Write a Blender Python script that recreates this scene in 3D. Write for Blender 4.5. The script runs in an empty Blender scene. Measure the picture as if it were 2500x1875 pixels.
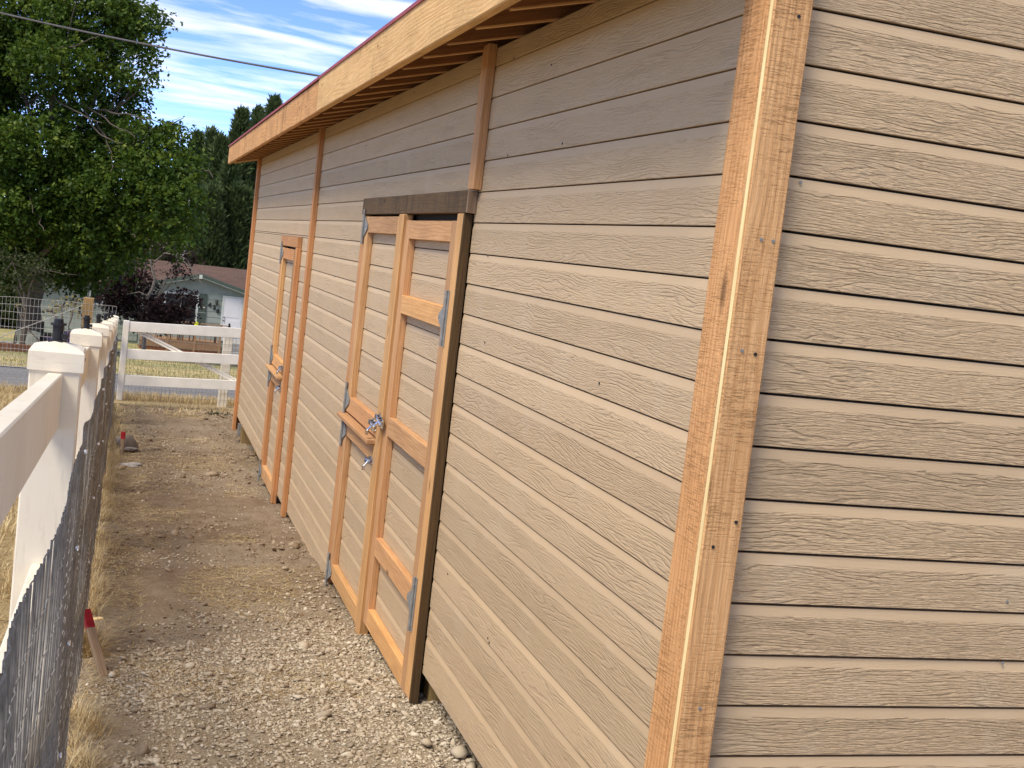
import bpy, bmesh, math, random
import numpy as np
from mathutils import Matrix, Vector

random.seed(7); RNG = np.random.default_rng(7)
SC = bpy.context.scene
COL = SC.collection
R = math.radians

# ------------------------------------------------------------------ camera
CAM = np.array([-1.31527, -2.57790, -0.63445])
YAW, PIT, ROLL, FPX = -0.3020612, -0.0957099, 0.1172944, 3073.916
_cy, _sy, _cp, _sp = math.cos(YAW), math.sin(YAW), math.cos(PIT), math.sin(PIT)
CF = np.array([-_sy*_cp, _cy*_cp, _sp]); _r = np.array([_cy, _sy, 0.0]); _u = np.cross(_r, CF)
CR = math.cos(ROLL)*_r + math.sin(ROLL)*_u
CU = -math.sin(ROLL)*_r + math.cos(ROLL)*_u
cam_d = bpy.data.cameras.new('camera'); cam = bpy.data.objects.new('camera', cam_d); COL.objects.link(cam)
cam_d.sensor_width = 36.0; cam_d.lens = FPX/2500*36.0; cam_d.clip_start = 0.05; cam_d.clip_end = 2000
cam.matrix_world = Matrix(((CR[0], CU[0], -CF[0], CAM[0]), (CR[1], CU[1], -CF[1], CAM[1]), (CR[2], CU[2], -CF[2], CAM[2]), (0, 0, 0, 1)))
SC.camera = cam

# ------------------------------------------------------------------ sky, sun, exposure
SUN_EL, SUN_AZ_DEG = 55.0, -58.0        # lightly veiled sun over the field left of the fence (-X), a little behind the camera
world = bpy.data.worlds.new('World'); SC.world = world; world.use_nodes = True
SKY_STRENGTH, SUN_STRENGTH, EXPOSURE = 0.15, 1.65, 1.46
sun_dir = Vector((math.cos(R(SUN_EL))*math.sin(R(SUN_AZ_DEG)), -math.cos(R(SUN_EL))*math.cos(R(SUN_AZ_DEG)), math.sin(R(SUN_EL))))
def build_world():
    nt = world.node_tree; nt.nodes.clear(); N = nt.nodes.new; L = nt.links.new
    out = N('ShaderNodeOutputWorld'); bg = N('ShaderNodeBackground'); bg.inputs[1].default_value = SKY_STRENGTH
    sky = N('ShaderNodeTexSky'); sky.sky_type = 'NISHITA'; sky.sun_disc = False
    sky.sun_elevation = R(SUN_EL); sky.sun_rotation = math.atan2(sun_dir.x, sun_dir.y)
    sky.altitude = 2500; sky.air_density = 0.35; sky.dust_density = 0.0; sky.ozone_density = 4.0
    # thin streaky cloud sheet: noise on a flat layer overhead, so that it draws out into streaks near the horizon
    tc = N('ShaderNodeTexCoord'); sp = N('ShaderNodeSeparateXYZ'); L(tc.outputs['Generated'], sp.inputs[0])
    def M(op, a, b):
        o = N('ShaderNodeMath'); o.operation = op
        for i, v in enumerate((a, b)):
            if isinstance(v, float): o.inputs[i].default_value = v
            else: L(v, o.inputs[i])
        return o.outputs[0]
    zc = M('ADD', M('MAXIMUM', sp.outputs[2], 0.0), 0.07)
    cb = N('ShaderNodeCombineXYZ'); L(M('DIVIDE', sp.outputs[0], zc), cb.inputs[0]); L(M('DIVIDE', sp.outputs[1], zc), cb.inputs[1])
    mp = N('ShaderNodeMapping'); mp.inputs['Rotation'].default_value = (0, 0, R(-24)); mp.inputs['Scale'].default_value = (1.0, 2.2, 1.0); mp.inputs['Location'].default_value = (3.1, 1.7, 0); L(cb.outputs[0], mp.inputs[0])
    n1 = N('ShaderNodeTexNoise'); n1.inputs['Scale'].default_value = 1.25; n1.inputs['Detail'].default_value = 8; n1.inputs['Roughness'].default_value = 0.60; n1.inputs['Distortion'].default_value = 0.5
    n2 = N('ShaderNodeTexNoise'); n2.inputs['Scale'].default_value = 0.45; n2.inputs['Detail'].default_value = 2
    L(mp.outputs[0], n1.inputs[0]); L(mp.outputs[0], n2.inputs[0])
    r1 = N('ShaderNodeMapRange'); r1.inputs[1].default_value = 0.43; r1.inputs[2].default_value = 0.80; L(n1.outputs[0], r1.inputs[0])
    r2 = N('ShaderNodeMapRange'); r2.inputs[1].default_value = 0.25; r2.inputs[2].default_value = 0.55; L(n2.outputs[0], r2.inputs[0])
    fac = M('MULTIPLY', M('MULTIPLY', r1.outputs[0], r2.outputs[0]), 0.84)
    mix = N('ShaderNodeMixRGB'); mix.inputs[2].default_value = (4.9, 4.5, 3.95, 1)
    L(fac, mix.inputs[0]); L(sky.outputs[0], mix.inputs[1]); L(mix.outputs[0], bg.inputs[0]); L(bg.outputs[0], out.inputs[0])
build_world()
sd = bpy.data.lights.new('sun', 'SUN'); sd.energy = SUN_STRENGTH; sd.angle = R(24); sd.color = (1.0, 0.92, 0.79)
sun = bpy.data.objects.new('sun', sd); COL.objects.link(sun)
sun.rotation_euler = (-sun_dir).to_track_quat('-Z', 'Y').to_euler(); sun.location = (0, -20, 40)
SC.render.engine = 'CYCLES'
SC.view_settings.view_transform = 'Standard'; SC.view_settings.look = 'None'; SC.view_settings.gamma = 1.0
SC.view_settings.exposure = EXPOSURE
SC.cycles.max_bounces = 6; SC.cycles.diffuse_bounces = 4; SC.cycles.glossy_bounces = 2; SC.cycles.transmission_bounces = 3; SC.cycles.caustics_reflective = False; SC.cycles.caustics_refractive = False

# ------------------------------------------------------------------ pixel helpers (pixels of the 2500 x 1875 photograph)
def ray(px, py): return ((px-1250)/FPX)*CR - ((py-937.5)/FPX)*CU + CF
def onplane(px, py, axis, val):
    d = ray(px, py); t = (val-CAM[axis])/d[axis]; return CAM + t*d
def atdepth(px, py, depth): return CAM + depth*ray(px, py)

# ------------------------------------------------------------------ object helpers
W = {}
def place(o, M, parent=None):
    W[o] = M
    if parent is not None:
        o.parent = parent; o.matrix_basis = W[parent].inverted() @ M
    else: o.matrix_basis = M
    COL.objects.link(o); return o
def T(x, y, z): return Matrix.Translation((x, y, z))
def thing(name, loc, label, cat, group=None):
    o = bpy.data.objects.new(name, None); o.empty_display_size = 0.1
    place(o, T(*loc)); return tag(o, label, cat, group)
def tag(o, label, cat, group=None, kind=None):
    o['label'] = label; o['category'] = cat
    if group: o['group'] = group
    if kind: o['kind'] = kind
    return o
def obj(name, me, mat, parent=None, M=None):
    if mat is not None and not me.materials: me.materials.append(mat)
    o = bpy.data.objects.new(name, me); return place(o, M if M is not None else Matrix.Identity(4), parent)
_bc = {}
def box_mesh(dx, dy, dz, bevel=0.002):
    """box centred on 0 with UV u along the longest side, in metres"""
    bm = bmesh.new(); bmesh.ops.create_cube(bm, size=1.0)
    bmesh.ops.scale(bm, vec=(dx, dy, dz), verts=bm.verts)
    if bevel > 0 and min(dx, dy, dz) > bevel*2.5:
        bmesh.ops.bevel(bm, geom=bm.edges[:], offset=bevel, segments=1, affect='EDGES')
    uv_box(bm, int(np.argmax((dx, dy, dz))))
    me = bpy.data.meshes.new('box'); bm.to_mesh(me); bm.free(); return me
def uv_box(bm, a):
    uv = bm.loops.layers.uv.new('UVMap')
    for f in bm.faces:
        n = f.normal; ax = max(range(3), key=lambda i: abs(n[i]))
        for l in f.loops:
            c = l.vert.co
            if ax == a: l[uv].uv = (c[(a+1) % 3]*3+5, c[(a+2) % 3])
            else:
                b = 3-a-ax; l[uv].uv = (c[a], c[b]+0.31*ax)
def beam(name, mat, parent, x0, x1, y0, y1, z0, z1, bevel=0.002, rot=None):
    dx, dy, dz = abs(x1-x0), abs(y1-y0), abs(z1-z0)
    k = (round(dx, 4), round(dy, 4), round(dz, 4), bevel, mat.name)
    if k not in _bc:
        _bc[k] = box_mesh(dx, dy, dz, bevel)
    M = T((x0+x1)/2, (y0+y1)/2, (z0+z1)/2)
    if rot is not None: M = M @ rot
    return obj(name, _bc[k], mat, parent, M)
def bm_box(bm, x0, x1, y0, y1, z0, z1, M=None):
    vs = [bm.verts.new((x, y, z)) for x in (x0, x1) for y in (y0, y1) for z in (z0, z1)]
    for f in ((0, 1, 3, 2), (4, 6, 7, 5), (0, 4, 5, 1), (2, 3, 7, 6), (0, 2, 6, 4), (1, 5, 7, 3)): bm.faces.new([vs[i] for i in f])
    if M is not None:
        for v in vs: v.co = M @ v.co
    return vs
def bm_cyl(bm, p0, p1, r0, r1=None, n=10, cap=True):
    p0, p1 = Vector(p0), Vector(p1); r1 = r0 if r1 is None else r1
    d = (p1-p0).normalized(); a = d.orthogonal().normalized(); b = d.cross(a)
    A = [bm.verts.new(p0+r0*(math.cos(t)*a+math.sin(t)*b)) for t in [2*math.pi*i/n for i in range(n)]]
    B = [bm.verts.new(p1+r1*(math.cos(t)*a+math.sin(t)*b)) for t in [2*math.pi*i/n for i in range(n)]]
    for i in range(n): bm.faces.new((A[i], A[(i+1) % n], B[(i+1) % n], B[i]))
    if cap: bm.faces.new(A[::-1]); bm.faces.new(B)
def bm_tube(bm, pts, rad, n=6):
    pts = [Vector(p) for p in pts]; prev = None
    for i, p in enumerate(pts):
        d = (pts[min(i+1, len(pts)-1)]-pts[max(i-1, 0)]).normalized()
        ref = Vector((0.31, 0.17, 0.93)) if abs(d.z) < 0.9 else Vector((1, 0.1, 0)); a = d.cross(ref).normalized(); b = d.cross(a)
        r = rad[i] if hasattr(rad, '__len__') else rad
        ring = [bm.verts.new(p+r*(math.cos(2*math.pi*k/n)*a+math.sin(2*math.pi*k/n)*b)) for k in range(n)]
        if prev:
            for k in range(n): bm.faces.new((prev[k], prev[(k+1) % n], ring[(k+1) % n], ring[k]))
        prev = ring
def done(bm, name='mesh', smooth=False):
    bmesh.ops.recalc_face_normals(bm, faces=bm.faces[:])
    me = bpy.data.meshes.new(name); bm.to_mesh(me); bm.free()
    if smooth: me.polygons.foreach_set('use_smooth', [True]*len(me.polygons))
    return me
def poly_mesh(verts, nper, rnd=None, smooth=False):
    """verts (N, nper, 3): N separate faces of nper corners; rnd: per-face value"""
    verts = np.asarray(verts, np.float32); n = len(verts)
    me = bpy.data.meshes.new('faces'); me.vertices.add(n*nper); me.vertices.foreach_set('co', verts.reshape(-1))
    me.loops.add(n*nper); me.loops.foreach_set('vertex_index', np.arange(n*nper, dtype=np.int32))
    me.polygons.add(n); me.polygons.foreach_set('loop_start', np.arange(0, n*nper, nper, dtype=np.int32))
    try: me.polygons.foreach_set('loop_total', np.full(n, nper, np.int32))
    except Exception: pass
    if rnd is not None:
        at = me.attributes.new('rnd', 'FLOAT', 'FACE'); at.data.foreach_set('value', np.asarray(rnd, np.float32))
    me.update(); me.validate(); return me
def tri_mesh(verts, faces, rnd=None, smooth=False):
    verts = np.asarray(verts, np.float32); faces = np.asarray(faces, np.int32); n, k = faces.shape
    me = bpy.data.meshes.new('faces'); me.vertices.add(len(verts)); me.vertices.foreach_set('co', verts.reshape(-1))
    me.loops.add(n*k); me.loops.foreach_set('vertex_index', faces.reshape(-1))
    me.polygons.add(n); me.polygons.foreach_set('loop_start', np.arange(0, n*k, k, dtype=np.int32))
    try: me.polygons.foreach_set('loop_total', np.full(n, k, np.int32))
    except Exception: pass
    if smooth: me.polygons.foreach_set('use_smooth', np.ones(n, bool))
    if rnd is not None:
        at = me.attributes.new('rnd', 'FLOAT', 'FACE'); at.data.foreach_set('value', np.asarray(rnd, np.float32))
    me.update(); me.validate(); return me

# ------------------------------------------------------------------ noise for displacement
_tab = np.random.default_rng(3).random((256, 256))
def vnoise(x, y):
    xi = np.floor(x).astype(int); yi = np.floor(y).astype(int); fx = x-xi; fy = y-yi
    fx = fx*fx*(3-2*fx); fy = fy*fy*(3-2*fy)
    g = lambda a, b: _tab[a & 255, b & 255]
    return (g(xi, yi)*(1-fx)+g(xi+1, yi)*fx)*(1-fy)+(g(xi, yi+1)*(1-fx)+g(xi+1, yi+1)*fx)*fy
def fbm(x, y, o=4):
    s = 0; a = 0.5
    for i in range(o): s = s+a*(vnoise(x*2**i+17*i, y*2**i+31*i)-0.5); a *= 0.5
    return s

# ------------------------------------------------------------------ materials
MATS = {}
class NT:
    def __init__(s, name):
        s.m = bpy.data.materials.new(name); s.m.use_nodes = True; s.t = s.m.node_tree; s.t.nodes.clear(); MATS[name] = s.m
    def n(s, typ, **kw):
        o = s.t.nodes.new('ShaderNode'+typ)
        for k, v in kw.items(): setattr(o, k, v)
        return o
    def l(s, a, b): s.t.links.new(a, b)
    def val(s, x):
        v = s.n('Value'); v.outputs[0].default_value = x; return v.outputs[0]
    def math(s, op, a, b=None, c=None):
        o = s.n('Math', operation=op)
        for i, v in enumerate((a, b, c)):
            if v is None: continue
            if isinstance(v, (int, float)): o.inputs[i].default_value = v
            else: s.l(v, o.inputs[i])
        return o.outputs[0]
    def noise(s, vec, scale, detail=2, rough=0.5, dist=0.0):
        o = s.n('TexNoise'); o.inputs['Scale'].default_value = scale; o.inputs['Detail'].default_value = detail; o.inputs['Roughness'].default_value = rough; o.inputs['Distortion'].default_value = dist
        if vec is not None: s.l(vec, o.inputs['Vector'])
        return o.outputs[0]
    def rng(s, v, a, b, c=0.0, d=1.0):
        o = s.n('MapRange'); s.l(v, o.inputs[0])
        for i, x in enumerate((a, b, c, d)): o.inputs[i+1].default_value = x
        return o.outputs[0]
    def ramp(s, v, stops):
        o = s.n('ValToRGB'); e = o.color_ramp.elements
        while len(e) < len(stops): e.new(0.5)
        for i, (p, c) in enumerate(stops): e[i].position = p; e[i].color = (*c, 1)
        s.l(v, o.inputs[0]); return o.outputs[0]
    def mix(s, f, a, b, mode='MIX'):
        o = s.n('MixRGB', blend_type=mode)
        for i, v in enumerate((f, a, b)):
            if isinstance(v, (int, float)): o.inputs[i].default_value = v
            elif isinstance(v, tuple): o.inputs[i].default_value = (*v, 1)
            else: s.l(v, o.inputs[i])
        return o.outputs[0]
    def mapping(s, vec, scale=(1, 1, 1), loc=None):
        o = s.n('Mapping'); s.l(vec, o.inputs[0]); o.inputs['Scale'].default_value = scale
        if loc is not None:
            if isinstance(loc, tuple): o.inputs['Location'].default_value = loc
            else: s.l(loc, o.inputs['Location'])
        return o.outputs[0]
    def comb(s, x, y, z):
        o = s.n('CombineXYZ')
        for i, v in enumerate((x, y, z)):
            if isinstance(v, (int, float)): o.inputs[i].default_value = v
            else: s.l(v, o.inputs[i])
        return o.outputs[0]
    def bump(s, h, strength=0.5, dist=0.01, nrm=None):
        o = s.n('Bump'); o.inputs['Strength'].default_value = strength; o.inputs['Distance'].default_value = dist; s.l(h, o.inputs['Height'])
        if nrm is not None: s.l(nrm, o.inputs['Normal'])
        return o.outputs[0]
    def out(s, col, rough=0.7, metal=0.0, nrm=None, spec=0.3, trans=None):
        p = s.n('BsdfPrincipled')
        for k, v in (('Base Color', col), ('Roughness', rough), ('Metallic', metal)):
            if isinstance(v, tuple): p.inputs[k].default_value = (*v, 1)
            elif isinstance(v, (int, float)): p.inputs[k].default_value = v
            else: s.l(v, p.inputs[k])
        p.inputs['Specular IOR Level'].default_value = spec
        if nrm is not None: s.l(nrm, p.inputs['Normal'])
        sh = p.outputs[0]
        if trans is not None and trans > 0:
            t = s.n('BsdfTranslucent'); mx = s.n('MixShader'); mx.inputs[0].default_value = trans
            if isinstance(col, tuple): t.inputs[0].default_value = (*col, 1)
            else: s.l(col, t.inputs[0])
            s.l(sh, mx.inputs[1]); s.l(t.outputs[0], mx.inputs[2]); sh = mx.outputs[0]
        o = s.n('OutputMaterial'); s.l(sh, o.inputs[0]); return s.m
def uvrand(k):
    """UV shifted by a random amount for each object"""
    uv = k.n('TexCoord').outputs['UV']; rd = k.n('ObjectInfo').outputs['Random']
    off = k.comb(k.math('MULTIPLY', rd, 91.7), k.math('MULTIPLY', k.math('FRACT', k.math('MULTIPLY', rd, 7.31)), 33.0), k.math('MULTIPLY', rd, 47.0))
    ad = k.n('VectorMath', operation='ADD'); k.l(uv, ad.inputs[0]); k.l(off, ad.inputs[1])
    return uv, rd, ad.outputs[0]
def m_siding(name, base, amp=1.0):
    k = NT(name); uv, rd, p = uvrand(k)
    sv = k.n('SeparateXYZ'); k.l(uv, sv.inputs[0]); v = sv.outputs[1]
    # figured grain: rings bent by a slow noise (cathedrals and knots), broken up into short dashes
    slow = k.noise(k.mapping(p, (1.7, 12, 1)), 1.0, 2.0, 0.55)
    sp = k.n('SeparateXYZ'); k.l(p, sp.inputs[0])
    wig = k.noise(k.mapping(p, (30, 110, 1)), 1.0, 1.0, 0.5)
    ph = k.math('ADD', k.math('MULTIPLY', sp.outputs[1], 560.0), k.math('ADD', k.math('MULTIPLY', slow, 78.0), k.math('MULTIPLY', wig, 4.5)))
    lines = k.rng(k.math('SINE', ph), 0.15, 0.95, 0.0, 1.0)
    pn = k.noise(k.mapping(p, (3.0, 15, 1)), 1.0, 2.0, 0.5)
    patch = k.rng(pn, 0.40, 0.60, 0.25, 1.0); rpatch = k.rng(pn, 0.35, 0.62, 1.0, 0.55)
    rough = k.rng(k.noise(k.mapping(p, (20, 300, 1)), 1.0, 2.0, 0.6), 0.38, 0.62)
    h = k.math('ADD', k.math('MULTIPLY', k.math('MULTIPLY', lines, patch), -0.75), k.math('MULTIPLY', k.math('MULTIPLY', rough, rpatch), 0.62))
    smooth = k.rng(v, 0.097, 0.102, 1.0, 0.05)            # smooth cove along the top of each board
    h = k.math('MULTIPLY', h, smooth)
    tone = pn
    hue = k.ramp(k.math('FRACT', k.math('MULTIPLY', rd, 5.17)), [(0.0, tuple(c*0.90 for c in base)), (0.5, base), (1.0, (base[0]*1.06, base[1]*1.06, base[2]*1.05))])
    c = k.mix(k.rng(tone, 0.35, 0.7, 0.0, 0.22), hue, tuple(x*0.80 for x in base))
    c = k.mix(k.math('MULTIPLY', k.math('MULTIPLY', lines, patch), k.math('MULTIPLY', smooth, 0.17)), c, tuple(x*0.5 for x in base))
    dust = k.rng(k.noise(k.mapping(p, (5, 3, 1)), 1.0, 2.0, 0.6), 0.56, 0.74, 0.0, 0.25)
    c = k.mix(dust, c, (0.60, 0.48, 0.33))
    b = k.bump(h, 1.0, amp)
    return k.out(c, 0.62, nrm=b, spec=0.25)
def m_wood(name, c_lo, c_hi, stain=None, stain_amt=0.0, saw=0.5, bumpk=1.0, knot=True, blotch=0.38, knotr=0.10):
    k = NT(name); uv, rd, p = uvrand(k)
    sp = k.n('SeparateXYZ'); k.l(p, sp.inputs[0])
    slow = k.noise(k.mapping(p, (1.1, 6, 1)), 1.0, 2.0, 0.5)
    ph = k.math('ADD', k.math('MULTIPLY', sp.outputs[1], 330.0), k.math('MULTIPLY', slow, 42.0))
    g = k.rng(k.math('SINE', ph), -0.2, 1.0, 0.0, 1.0)
    fine = k.noise(k.mapping(p, (5, 230, 1)), 1.0, 4.0, 0.7)
    f = k.math('ADD', k.math('MULTIPLY', g, 0.22), k.rng(fine, 0.3, 0.72, 0.0, 0.8))
    c = k.ramp(f, [(0.05, c_hi), (0.95, c_lo)])
    piece = k.ramp(k.math('FRACT', k.math('MULTIPLY', rd, 13.7)), [(0.0, (0.86, 0.80, 0.74)), (0.35, (1.0, 0.97, 0.92)), (0.65, (1.06, 0.94, 0.84)), (1.0, (1.08, 1.08, 0.98))])
    c = k.mix(1.0, c, piece, 'MULTIPLY')
    blot = k.rng(k.noise(k.mapping(p, (2.3, 8, 1)), 1.0, 4.0, 0.6), 0.45, 0.72, 0.0, blotch)
    c = k.mix(blot, c, tuple(x*0.66 for x in c_lo))
    hh = k.math('ADD', k.math('MULTIPLY', g, -0.3), fine)
    if knot:
        vo = k.n('TexVoronoi'); vo.inputs['Scale'].default_value = 1.0; k.l(k.mapping(p, (2.4, 7.0, 1)), vo.inputs['Vector'])
        kn = k.rng(vo.outputs[0], knotr*0.35, knotr, 1.0, 0.0)
        c = k.mix(k.math('MULTIPLY', kn, 0.75), c, tuple(x*0.32 for x in c_lo)); hh = k.math('ADD', hh, k.math('MULTIPLY', kn, -0.8))
    if saw:
        cr = k.n('Mapping'); k.l(p, cr.inputs[0]); cr.inputs['Rotation'].default_value = (0, 0, R(28)); cr.inputs['Scale'].default_value = (260, 22, 1)
        sw = k.rng(k.noise(cr.outputs[0], 1.0, 3.0, 0.7), 0.50, 0.72); pm = k.rng(k.noise(k.mapping(p, (5, 9, 1)), 1.0, 2), 0.30, 0.60)
        sw = k.math('MULTIPLY', sw, pm); hh = k.math('ADD', hh, k.math('MULTIPLY', sw, -saw)); c = k.mix(k.math('MULTIPLY', sw, 0.16*saw), c, tuple(x*0.45 for x in c_lo))
    if stain:
        st = k.rng(k.noise(k.mapping(p, (9, 2.5, 1)), 1.0, 5.0, 0.65), 0.62-stain_amt*0.3, 0.80-stain_amt*0.2, 0.0, 0.55+0.45*stain_amt)
        c = k.mix(st, c, stain)
    b = k.bump(hh, 0.6*bumpk, 0.0015)
    return k.out(c, 0.72, nrm=b, spec=0.2)
def m_plain(name, col, rough=0.6, metal=0.0, var=0.12, scale=6.0, bump=0.0, spec=0.3):
    k = NT(name); p = k.n('TexCoord').outputs['Object']
    n = k.noise(p, scale, 4, 0.6)
    c = k.mix(k.rng(n, 0.35, 0.7), tuple(x*(1+var*0.5) for x in col), tuple(x*(1-var) for x in col))
    return k.out(c, rough, metal, nrm=k.bump(k.noise(p, scale*9, 3), bump, 0.004) if bump else None, spec=spec)
def m_leaf(name, stops, trans=0.35, rough=0.55):
    k = NT(name); a = k.n('Attribute', attribute_name='rnd')
    return k.out(k.ramp(a.outputs['Fac'], stops), rough, spec=0.25, trans=trans)

m_siding('siding_paint', (0.565, 0.41, 0.248), 0.0018)
m_siding('siding_rough', (0.54, 0.39, 0.235), 0.0035)
m_wood('fresh_fir', (0.42, 0.215, 0.095), (0.68, 0.425, 0.225))
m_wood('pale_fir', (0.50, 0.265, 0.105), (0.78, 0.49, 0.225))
m_wood('red_fir', (0.41, 0.185, 0.075), (0.62, 0.335, 0.155))
m_wood('rough_cedar', (0.50, 0.255, 0.105), (0.82, 0.51, 0.25), saw=1.1, bumpk=2.8, blotch=0.26, knotr=0.15)
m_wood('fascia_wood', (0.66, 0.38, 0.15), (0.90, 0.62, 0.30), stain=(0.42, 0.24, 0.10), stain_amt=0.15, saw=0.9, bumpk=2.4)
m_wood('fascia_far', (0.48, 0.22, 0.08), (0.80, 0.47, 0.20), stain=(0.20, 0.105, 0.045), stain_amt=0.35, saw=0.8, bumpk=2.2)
m_wood('weathered_wood', (0.095, 0.056, 0.024), (0.18, 0.115, 0.052), stain=(0.05, 0.032, 0.016), stain_amt=0.5)
m_wood('dark_stain', (0.06, 0.035, 0.016), (0.125, 0.075, 0.036), knot=False)
m_wood('rafter_shade_wood', (0.20, 0.085, 0.032), (0.33, 0.16, 0.065))  # darkened tone stands in for shade on the rafter sides
m_wood('deck_dark', (0.20, 0.09, 0.038), (0.32, 0.16, 0.07), knot=False)
m_wood('sapwood', (0.80, 0.58, 0.28), (0.93, 0.76, 0.44), saw=0, knot=False)
m_wood('stake_wood', (0.22, 0.15, 0.10), (0.36, 0.27, 0.19), saw=0, knot=False)
m_wood('treated_post', (0.26, 0.17, 0.07), (0.40, 0.28, 0.13))
m_wood('deck_wood', (0.25, 0.15, 0.085), (0.37, 0.245, 0.15), knot=False)
m_wood('lattice_wood', (0.26, 0.095, 0.05), (0.38, 0.16, 0.08), knot=False)
def m_vinyl():
    k = NT('white_vinyl'); p = k.n('TexCoord').outputs['Object']
    n = k.noise(p, 3.0, 4, 0.6); d = k.noise(k.mapping(p, (34, 34, 5)), 1.0, 4, 0.7); sc = k.noise(k.mapping(p, (14, 160, 190)), 1.0, 2, 0.6)
    c = k.mix(k.rng(n, 0.4, 0.7), (0.83, 0.75, 0.61), (0.76, 0.675, 0.53))
    c = k.mix(k.rng(d, 0.55, 0.78, 0, 0.45), c, (0.45, 0.37, 0.27))
    c = k.mix(k.math('MULTIPLY', k.rng(sc, 0.62, 0.72, 0, 0.5), k.rng(n, 0.45, 0.6)), c, (0.52, 0.45, 0.36))
    return k.out(c, 0.42, spec=0.35)
m_vinyl()
m_plain('gate_vinyl', (0.88, 0.825, 0.72), 0.4, 0, 0.08, 5)
m_plain('galvanised', (0.27, 0.265, 0.25), 0.6, 0.15, 0.3, 30)
m_plain('zinc_bright', (0.68, 0.70, 0.74), 0.22, 1.0, 0.25, 60)
m_plain('wire_steel', (0.24, 0.22, 0.19), 0.6, 0.0, 0.45, 25)
m_plain('wire_light', (0.46, 0.44, 0.40), 0.5, 0.2, 0.3, 25)
m_plain('wire_mid', (0.26, 0.245, 0.22), 0.6, 0.0, 0.35, 25)
m_plain('clip_metal', (0.85, 0.85, 0.85), 0.15, 0.9, 0.1, 25)
m_plain('black_plastic', (0.018, 0.017, 0.02), 0.5, 0, 0.3, 20)
m_plain('red_paint', (0.36, 0.012, 0.02), 0.5, 0, 0.3, 40)
m_plain('red_metal', (0.33, 0.035, 0.025), 0.45, 0.0, 0.2, 4)
m_plain('dark_wood_gap', (0.03, 0.022, 0.015), 0.9, 0, 0.2, 4)
m_plain('rock', (0.24, 0.20, 0.165), 0.85, 0, 0.35, 14, 0.5)
m_plain('pale_stone', (0.42, 0.39, 0.36), 0.8, 0, 0.3, 20, 0.4)
m_plain('bark', (0.10, 0.078, 0.06), 0.9, 0, 0.45, 12, 0.7)
m_plain('grey_bark', (0.24, 0.20, 0.165), 0.9, 0, 0.3, 12, 0.4)
m_plain('cable_sheath', (0.10, 0.09, 0.09), 0.6, 0, 0.2, 5)
m_plain('house_paint', (0.30, 0.335, 0.295), 0.7, 0, 0.12, 2)
m_plain('house_trim', (0.62, 0.66, 0.60), 0.6, 0, 0.12, 2)
m_plain('house_shutter', (0.075, 0.10, 0.08), 0.7, 0, 0.15, 2)
m_plain('door_white', (0.78, 0.77, 0.77), 0.5, 0, 0.06, 3)
m_plain('black_iron', (0.02, 0.02, 0.02), 0.5, 0, 0.2, 8)
m_plain('window_glass', (0.03, 0.04, 0.045), 0.08, 0, 0.2, 1, spec=0.8)
m_plain('concrete', (0.36, 0.345, 0.32), 0.9, 0, 0.2, 3, 0.3)
m_plain('mower_paint', (0.05, 0.03, 0.09), 0.35, 0, 0.2, 4)
m_plain('rubber', (0.015, 0.015, 0.015), 0.8, 0, 0.2, 9)
m_plain('tarp', (0.33, 0.34, 0.28), 0.7, 0, 0.25, 4)
m_plain('yellow_plastic', (0.60, 0.60, 0.03), 0.5, 0, 0.1, 5)
m_plain('timber_red', (0.27, 0.12, 0.065), 0.85, 0, 0.35, 3, 0.4)
def m_shingle():
    k = NT('brown_shingle'); uv = k.n('TexCoord').outputs['Object']
    br = k.n('TexBrick'); br.inputs['Scale'].default_value = 1.0; k.l(k.mapping(uv, (1, 1, 1)), br.inputs['Vector'])
    br.inputs['Brick Width'].default_value = 0.4; br.inputs['Row Height'].default_value = 0.14; br.inputs['Mortar Size'].default_value = 0.008
    br.inputs['Color1'].default_value = (0.135, 0.082, 0.062, 1); br.inputs['Color2'].default_value = (0.095, 0.057, 0.044, 1); br.inputs['Mortar'].default_value = (0.06, 0.035, 0.03, 1)
    c = k.mix(k.rng(k.noise(uv, 1.2, 4), 0.35, 0.7, 0, 0.5), br.outputs[0], (0.125, 0.08, 0.06))
    return k.out(c, 0.9, nrm=k.bump(k.noise(uv, 40, 3), 0.4, 0.01))
m_shingle()
m_leaf('maple_leaf', [(0.0, (0.024, 0.050, 0.007)), (0.45, (0.064, 0.114, 0.013)), (0.8, (0.14, 0.192, 0.022)), (1.0, (0.24, 0.28, 0.045))], 0.40)
m_leaf('conifer_needle', [(0.0, (0.040, 0.064, 0.022)), (0.6, (0.085, 0.118, 0.038)), (1.0, (0.15, 0.19, 0.065))], 0.25)
m_leaf('plum_leaf', [(0.0, (0.022, 0.012, 0.013)), (0.6, (0.045, 0.020, 0.020)), (1.0, (0.095, 0.045, 0.036))], 0.22)
m_leaf('olive_leaf', [(0.0, (0.030, 0.040, 0.014)), (0.6, (0.060, 0.074, 0.024)), (1.0, (0.10, 0.11, 0.04))], 0.3)
m_leaf('yellow_leaf', [(0.0, (0.18, 0.15, 0.04)), (0.6, (0.42, 0.34, 0.12)), (1.0, (0.62, 0.52, 0.25))], 0.35)
m_leaf('straw', [(0.0, (0.33, 0.225, 0.10)), (0.5, (0.54, 0.40, 0.20)), (1.0, (0.72, 0.60, 0.36))], 0.2, 0.7)
m_leaf('lawn_blade', [(0.0, (0.11, 0.14, 0.04)), (0.5, (0.26, 0.25, 0.10)), (1.0, (0.50, 0.41, 0.21))], 0.3, 0.7)
m_leaf('clod', [(0.0, (0.20, 0.135, 0.08)), (0.5, (0.30, 0.215, 0.14)), (1.0, (0.42, 0.33, 0.23))], 0.0, 0.95)
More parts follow.
